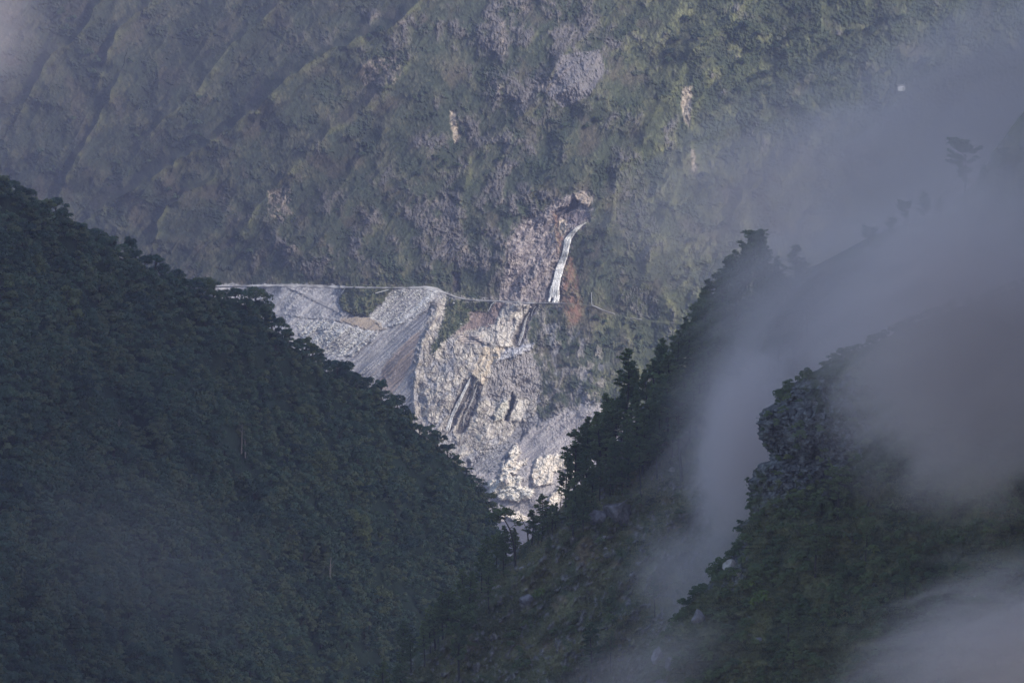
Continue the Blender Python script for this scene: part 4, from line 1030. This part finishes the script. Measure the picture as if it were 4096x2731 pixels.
# boulders of the landslide that stand out, and the loose rubble
rr = random.Random(77)
for i, (a, b, w, h, lab) in enumerate(((506, 481, 4.5, 7, 'white upright boulder at the foot of the landslide, near the trees'),
                                       (518, 484, 4, 5, 'white boulder in the middle of the pale boulder heap'),
                                       (516, 444, 4.5, 4, 'pale round boulder at the top of the rocky rib in the gravel'),
                                       (491, 326, 4, 3.5, 'pale round boulder under the brown rock beside the block wall'),
                                       (440, 311, 1.8, 1.8, 'small white stone on the grey slope left of the green wedge'),
                                       (530, 306.5, 3, 2.2, 'pale rounded boulder at the head of the wet chute'),
                                       (449, 429, 2.6, 2.6, 'white stone at the foot of the long thin waterfall'),
                                       (525, 299, 3.5, 2.5, 'orange tinted boulder on the inner side of the road'))):
    boulder(a, b, w, h, 90 + i, lab, M_palerock, surf=lambda u, v: farP(u, v), sub=3)
def rubble():
    bag = Bag(); base = [boulder_mesh(200 + k, 1, 1, .85, 1, .15) for k in range(5)]
    def put(poly, n, lo, hi):
        a = np.array(poly); k = 0
        while k < n:
            u = rr.uniform(a[:, 0].min(), a[:, 0].max()); v = rr.uniform(a[:, 1].min(), a[:, 1].max())
            if not inpoly(u, v, poly): continue
            k += 1; V, Fq = base[rr.randrange(5)]
            s = lo + (hi - lo) * rr.random() ** 3
            bag.add((V * s * np.array([rr.uniform(.7, 1.3), 1, rr.uniform(.6, 1.1)]) + farP(u, v, .2 * s), Fq))
    put(Z['scree_r'], 900, .25, 1.15); put(Z['scree_low'], 1400, .25, 1.35); put(Z['scree_up'], 420, .2, .7); put(Z['fan'], 200, .2, .8)
    put(Z['gravel'], 900, .25, 1.0); put(Z['boulders'], 160, .6, 2.0); put(Z['ridgerock'], 100, .5, 1.6); put(Z['cliff'], 300, .25, 1.0)
    V, Fq = bag.get(); link('rubble', make_mesh('rubble', V, Fq, smooth=False), plain('rubble_stone', (.42, .41, .39), .95, .3, .6), kind='stuff')
rubble()

# ------------------------------------------------------------------ grass and scrub on the near slopes
rng2 = np.random.default_rng(17)
def surf_pts(surf, n, vlo, vhi, smax, seed, edgeV=None, edgeU=None, ulim=1035):
    r = np.random.default_rng(seed); v = r.uniform(vlo, vhi, n); s = r.uniform(0, smax, n)
    u = np.interp(v, edgeV, edgeU) + s; k = u < ulim
    return surf(s[k], v[k]), u[k], v[k]
p1, u1, v1 = surf_pts(right_surf, 42000, 300, 695, 330, 1, RRV, RRU, 800)
k = fbm(u1 / 18, v1 / 18, 3, 600) > -.18
V, Fq = tufts(p1[k], .85, 5, 2)
link('grass', make_mesh('grass', V, Fq, smooth=False), M_grass, kind='stuff')
p2, u2, v2 = surf_pts(crag_surf, 26000, 380, 700, 300, 3, KRV, KRU)
k = (fbm(u2 / 14, v2 / 14, 3, 601) - 1.0 * np.exp(-((u2 - 800) / 60) ** 2 - ((v2 - 440) / 60) ** 2)) > -.12
V, Fq = tufts(p2[k], .6, 5, 4, .06)
link('grass', make_mesh('grass', V, Fq, smooth=False), leaf_mat('spur_grass', (.07, .085, .035), (.18, .18, .07), (.24, .19, .09), .09, 0, .2), kind='stuff')
SH = []
for i in range(4):
    (cv, cf), cs = crown_mesh(80 + i, R=1.7, H=1.6, lobes=6, n=330, size=.17, trunk_h=.5); SH.append((cv, cf))
def shrubs(name, surf, n, vlo, vhi, smax, seed, eV, eU, thr, sc, mat, ulim=1035):
    p, u, v = surf_pts(surf, n, vlo, vhi, smax, seed, eV, eU, ulim)
    k = fbm(u / 26, v / 26, 3, 610 + seed) > thr
    return scatter(name, mat, p[k], SH, sc, seed)
shrubs('scrub', right_surf, 480, 320, 695, 320, 5, RRV, RRU, .0, (.6, 1.5), M_shrub, 800)
shrubs('scrub', crag_surf, 950, 500, 700, 400, 6, KRV, KRU, -.12, (.6, 1.5), M_shrub)
shrubs('scrub', crag_surf, 260, 400, 520, 330, 7, KRV, KRU, -.05, (.5, 1.1), M_shrub)
# individual shrubs that stand out
SHO = [(make_mesh('shrub', cv, cf, smooth=False)) for cv, cf in SH]
for q in SHO: q.materials.append(M_shrub)
rcr = random.Random(62)
pts = [crag_surf(rcr.uniform(-1, 6), v_) for v_ in [rcr.uniform(285, 400) for _ in range(110)] + [rcr.uniform(545, 690) for _ in range(90)] + [rcr.uniform(400, 545) for _ in range(16)]]
scatter('scrub', M_shrub, pts, SH, (.35, 1.2), 63)
M_bright = leaf_mat('bright_shrub_foliage', (.07, .11, .02), (.14, .18, .035), None, .4, 0)
bright = make_mesh('shrub', *SH[1], smooth=False); bright.materials.append(M_bright)
for i, (a, b, s, sf, br, lab) in enumerate(((722, 553, 2.0, crag_at, 0, 'dark green shrub clinging to the left edge of the rocky spur'),
                                        (712, 575, 1.6, crag_at, 0, 'feathery shrub sprouting from the pale rock at the spur edge'),
                                        (764, 607, 1.9, crag_at, 1, 'bright green bush glowing in the dark scrub of the spur'),
                                        (752, 590, 1.3, crag_at, 1, 'yellow green bush just above the bright green one'),
                                        (735, 535, 1.5, crag_at, 0, 'small dark bush under the rock nose of the spur'),
                                        (721, 456, 2.2, right_at, 1, 'yellow green bush at the edge of the mist plume'),
                                        (699, 449, 1.8, right_at, 1, 'bright bush below the broad crowned pine, right of its trunk'),
                                        (541, 600, 1.7, right_at, 1, 'light green bush on a rock in the lower right slope'))):
    p = sf(a, b); o = link('shrub', bright if br else SHO[i % 4]); o.location = tuple(p); o.scale = (s,) * 3; o['label'] = lab; o['category'] = 'bush'

# ------------------------------------------------------------------ bushes and trees on the far mountain
FB = []
for i in range(4):
    (cv, cf), cs = crown_mesh(140 + i, R=4.0, H=4.0, lobes=9, n=520, size=.50, trunk_h=1.2)
    me = make_mesh('bush', cv, cf, smooth=False); me.materials.append(M_farleaf); FB.append(me)
FBUSH = [(110, 178, 9), (170, 122, 5), (137, 135, 8), (217, 99, 11), (200, 96, 10), (198, 122, 14), (196, 132, 15), (194, 142, 10), (188, 30, 14), (196, 36, 12), (212, 49, 7), (116, 161, 12), (336, 209, 10), (220, 225, 8),
         (90, 52, 14), (98, 60, 16), (94, 72, 14), (60, 12, 14), (72, 18, 13), (66, 28, 12), (38, 100, 11), (72, 118, 8), (168, 188, 12), (176, 196, 13), (233, 116, 9),
         (436, 156, 13), (444, 162, 14), (440, 166, 10), (456, 164, 12), (481, 155, 8), (500, 159, 10), (451, 188, 8), (417, 174, 12), (550, 168, 10), (552, 177, 11), (551, 121, 9), (566, 124, 12), (597, 119, 12), (586, 126, 10),
         (483, 231, 8), (363, 153, 11), (465, 38, 7), (413, 97, 6), (379, 30, 14), (370, 36, 12), (531, 191, 7), (130, 60, 10), (40, 150, 10), (50, 170, 11), (150, 160, 8), (260, 180, 8), (300, 150, 7), (250, 250, 10), (330, 255, 9),
         (400, 268, 12), (398, 278, 11), (300, 275, 8), (620, 260, 12), (628, 285, 10), (604, 322, 10), (596, 318, 11), (610, 330, 8), (640, 335, 11), (655, 345, 9), (622, 345, 10), (575, 345, 10), (572, 352, 9), (560, 365, 7), (590, 370, 8),
         (590, 250, 12), (598, 262, 11), (586, 240, 9), (604, 275, 8), (556, 395, 7), (548, 410, 6), (375, 300, 5), (362, 304, 6), (355, 309, 5), (350, 296, 5),
         (671, 52, 14), (668, 60, 12), (675, 38, 12), (686, 18, 13), (697, 37, 14), (704, 44, 10), (704, 175, 14), (708, 182, 12), (810, 212, 18), (804, 222, 14), (723, 223, 12), (690, 240, 10),
         (745, 25, 15), (756, 32, 15), (796, 11, 14), (799, 27, 14), (750, 48, 16), (764, 72, 15), (787, 53, 15), (834, 48, 14), (850, 32, 14), (887, 18, 14), (901, 16, 12), (739, 89, 12), (769, 85, 13), (831, 83, 12), (838, 72, 13), (775, 45, 14), (740, 62, 13), (752, 78, 13), (780, 66, 12),
         (790, 38, 13), (770, 20, 13), (735, 38, 12), (820, 60, 12), (845, 58, 12), (862, 50, 13), (815, 30, 10), (870, 30, 13), (730, 100, 10), (755, 98, 11), (865, 76, 10), (885, 70, 12), (908, 78, 9), (925, 60, 14)]
rf = random.Random(31)
for (a, b, w) in FBUSH:
    p = farP(a, b + w * .25, .5); m = p[1] / F
    if a > 730 and b < 110: lab, g, nm = 'dark far wood tree ' + place_words(a, b), 'trees of the wood at upper right', 'far_tree'
    elif a > 655: lab, g, nm = 'dark far slope tree ' + place_words(a, b), 'trees on the far slope beside the mist', 'far_tree'
    elif b > 284: lab, g, nm = 'green bush below the road, ' + place_words(a, b), 'bushes below the mountain road', 'bush'
    elif a < 260: lab, g, nm = 'dark bush ' + place_words(a, b), 'bushes on the far slope, left part', 'bush'
    else: lab, g, nm = 'dark bush ' + place_words(a, b), 'bushes on the far slope, middle part', 'bush'
    o = link(nm, FB[rf.randrange(4)], label=lab, category='tree' if nm == 'far_tree' else 'bush', group=g); s = w * m / 8.0
    o.location = tuple(p); o.scale = (s, s * .8, s * rf.uniform(.8, 1.3)); o.rotation_euler = (0, 0, rf.uniform(0, 6))
# low scrub spread over the far mountain
FS = []
for i in range(3):
    (cv, cf), cs = crown_mesh(160 + i, R=1.6, H=1.5, lobes=4, n=44, size=.45, trunk_h=.2); FS.append((cv, cf))
pts = []
rs = np.random.default_rng(41)
U_ = rs.uniform(-10, 1030, 30000); V_ = rs.uniform(-8, 420, 30000)
dens = fbm(U_ / 30, V_ / 26, 4, 88) + .25 * sm(690, 760, U_) * sm(200, 100, V_) + .12 * sm(560, 650, U_)
bad = np.zeros(len(U_), bool)
for zn in ('scree_up', 'scree_r', 'scree_low', 'fan', 'mud', 'cliff', 'gravel', 'fallrock', 'talusA', 'rust1', 'rust2', 'rust3'):
    bad |= zone(zn, U_, V_) > .3
bad |= np.abs(V_ - road_v(U_)) < 3.5
k = (dens + .25 * rs.normal(size=len(U_)) > .17) & ~bad
for a, b in zip(U_[k][:4500], V_[k][:4500]): pts.append(farP(a, b, .2))
for zn, n in (('bush', 120), ('greenwedge', 120)):
    a = np.array(Z[zn]); c_ = 0
    while c_ < n:
        x, y = rf.uniform(a[:, 0].min(), a[:, 0].max()), rf.uniform(a[:, 1].min(), a[:, 1].max())
        if inpoly(x, y, Z[zn]): pts.append(farP(x, y, .2)); c_ += 1
scatter('scrub', M_farleaf, pts, FS, (.4, 1.1), 9)

# ------------------------------------------------------------------ small built things
def box(x0, x1, y0, y1, z0, z1):
    V = np.array([[x, y, z] for x in (x0, x1) for y in (y0, y1) for z in (z0, z1)])
    return V, np.array([[0, 1, 3, 2], [4, 6, 7, 5], [0, 4, 5, 1], [2, 3, 7, 6], [0, 2, 6, 4], [1, 5, 7, 3]])
p = farP(901, 89, 7); h = thing('hut', p, 'tiny white hut with a low roof on the misty mountain at upper right', 'hut', None, .12)
link('wall', make_mesh('wall', *box(-3, 3, -2, 2, -1.5, 3.1), smooth=False), M_white, h)
V = np.array([[-3.4, -2.5, 2.95], [3.4, -2.5, 3.15], [3.4, 0, 4.2], [-3.4, 0, 4.0], [3.4, 2.5, 3.15], [-3.4, 2.5, 2.95]]); V = np.concatenate([V, V + np.array([0, 0, .18])])
Fq = np.array([[0, 1, 2, 3], [3, 2, 4, 5], [6, 9, 8, 7], [9, 11, 10, 8], [0, 6, 7, 1], [5, 4, 10, 11], [0, 3, 9, 6], [3, 5, 11, 9], [1, 7, 8, 2], [2, 8, 10, 4]])
link('roof', make_mesh('roof', V, Fq, smooth=False), M_roof, h)
link('door', make_mesh('door', *box(1.2, 2.1, -2.06, -1.99, -.2, 1.9), smooth=False), M_door, h)
def stick(name, a, b, rad, label, cat, mat, mid=None):
    a = Vector(a); b = Vector(b); pth = [(0, 0, 0), tuple((b - a) * .5 + Vector(mid or (0, 0, 0))), tuple(b - a)]
    o = link(name, make_mesh(name, *tube(pth, [rad, rad, rad * .8], 6)), mat, label=label, category=cat); o.location = a; return o
stick('utility_pole', farP(591.8, 304, 3), Vector(farP(591.8, 304, 3)) + Vector((-.4, 0, 10.5)), .3, 'thin pale utility pole at the road right of the rust stain', 'pole', M_metal)
stick('log', farP(549, 266.5, 3), farP(554.6, 269.5, 3), .45, 'pale broken log lodged in the cliff just left of the tall waterfall', 'log', M_deadwood)
stick('guardrail', farP(341, 293.5, 5), farP(345, 288, 5), .30, 'bent pale guardrail piece hanging steeply below the road, left of the green patch', 'guardrail', M_metal)
stick('guardrail', farP(375.5, 292.8, 5), farP(388.5, 289.2, 5), .32, 'long pale guardrail piece lying askew below the road at the top of the green patch', 'guardrail', M_metal)
stick('guardrail', farP(488.5, 310.5, 5), farP(496, 300.8, 5), .28, 'bent pale rail dangling from the road over the brown rock', 'guardrail', M_metal, (-.8, 0, 1.2))

# ------------------------------------------------------------------ air: haze box and mist banks
def volume_mat(name, dens, colr, aniso=0.0):
    m = bpy.data.materials.new(name); m.use_nodes = True; nt = m.node_tree; nt.nodes.clear()
    o = nd(nt, 'ShaderNodeOutputMaterial'); v = nd(nt, 'ShaderNodeVolumePrincipled')
    v.inputs['Density'].default_value = dens; v.inputs['Color'].default_value = (*colr, 1); v.inputs['Anisotropy'].default_value = aniso
    nt.links.new(v.outputs[0], o.inputs['Volume']); return m, nt, v
HM, _, _ = volume_mat('haze_air', 0.00006, (.62, .66, .98))
link('haze', make_mesh('haze', *box(-1500, 1500, -60, 5200, -96, 1000), smooth=False), HM, kind='stuff')

def mist(u, v, Y, wpx, hpx, depth, dens, rot=0.0, noise=2.2, thr=.42, soft=.3, seed=0, label=None, stretch=(.75, .35, 1.5)):
    """a bank of mist: a rounded lump of uneven density, thinning out to nothing before its edge"""
    m_, nt, vol = volume_mat('mist_air', dens, (.94, .82, .81))
    L = nt.links
    tc = nd(nt, 'ShaderNodeTexCoord')
    ln = nd(nt, 'ShaderNodeVectorMath', operation='LENGTH'); L.new(tc.outputs['Object'], ln.inputs[0])
    fo = nd(nt, 'ShaderNodeMapRange', interpolation_type='SMOOTHSTEP'); fo.inputs['From Min'].default_value = 1.0; fo.inputs['From Max'].default_value = soft
    L.new(ln.outputs['Value'], fo.inputs['Value'])
    mp = nd(nt, 'ShaderNodeMapping'); mp.inputs['Location'].default_value = (seed * 3.7, seed * 1.3, seed * 2.1); mp.inputs['Scale'].default_value = stretch
    L.new(tc.outputs['Object'], mp.inputs[0])
    n = nd(nt, 'ShaderNodeTexNoise'); n.inputs['Scale'].default_value = noise; n.inputs['Detail'].default_value = 6; n.inputs['Roughness'].default_value = .62; n.inputs['Distortion'].default_value = 1.1
    L.new(mp.outputs[0], n.inputs['Vector'])
    ad = nd(nt, 'ShaderNodeMath', operation='MULTIPLY_ADD'); ad.inputs[1].default_value = .46; L.new(fo.outputs[0], ad.inputs[0]); L.new(n.outputs['Fac'], ad.inputs[2])
    r2 = nd(nt, 'ShaderNodeMapRange', interpolation_type='SMOOTHSTEP'); r2.inputs['From Min'].default_value = thr + .20; r2.inputs['From Max'].default_value = thr + .52
    L.new(ad.outputs[0], r2.inputs['Value'])
    mu = nd(nt, 'ShaderNodeMath', operation='MULTIPLY'); L.new(r2.outputs[0], mu.inputs[0]); L.new(fo.outputs[0], mu.inputs[1])
    m2 = nd(nt, 'ShaderNodeMath', operation='MULTIPLY'); m2.inputs[1].default_value = dens; L.new(mu.outputs[0], m2.inputs[0]); L.new(m2.outputs[0], vol.inputs['Density'])
    V, Fq = boulder_mesh(1, 1, 1, 1, 2, 0.0)
    import bmesh
    bm = bmesh.new(); bmesh.ops.create_icosphere(bm, subdivisions=3, radius=1.06)
    me = bpy.data.meshes.new('mist'); bm.to_mesh(me); bm.free(); me.materials.append(m_)
    o = bpy.data.objects.new('mist', me); col.objects.link(o)
    p = P(u, v, Y); k = Y / F
    o.location = tuple(p); o.scale = (wpx * k / 2, depth / 2, hpx * k / 2); o.rotation_euler = (0, rot, 0); o['kind'] = 'stuff'
    return o
R = math.radians
#     u    v    Y   w    h   depth dens
mist(870, 370, 1010, 680, 400, 70, .075, R(-42), 2.8, .23, .0, 1)       # big bank behind the spur
mist(1000, 150, 1500, 680, 480, 110, .055, R(-30), 3.0, .24, .0, 2)     # top right
mist(738, 450, 965, 120, 320, 50, .120, R(10), 2.4, .19, .0, 3)         # plume in the gully
mist(690, 580, 950, 210, 190, 50, .034, R(30), 3.0, .27, .0, 4)         # its foot
mist(985, 345, 790, 480, 470, 50, .135, R(-25), 3.2, .22, .0, 5)        # in front of the spur
mist(985, 190, 1080, 420, 340, 60, .046, R(-30), 3.2, .22, .0, 13)      # on the ridge of the umbrella tree
mist(1000, 650, 720, 480, 260, 50, .065, R(-15), 3.0, .26, .0, 6)       # bottom right corner
mist(800, 180, 1700, 600, 300, 140, .018, R(-18), 3.4, .24, .0, 7)      # thin, over the far slope
mist(-40, 0, 2600, 260, 360, 200, .005, 0, 2.6, .25, .0, 8)             # top left corner
mist(650, 670, 840, 320, 150, 40, .024, R(-20), 3.2, .29, .0, 9)
mist(800, 275, 1050, 340, 220, 50, .050, R(-30), 3.2, .24, .0, 12)      # veil over the upper pine wood
mist(150, 560, 1150, 520, 300, 50, .006, R(20), 3.2, .28, .0, 11)       # faint veil over the forest
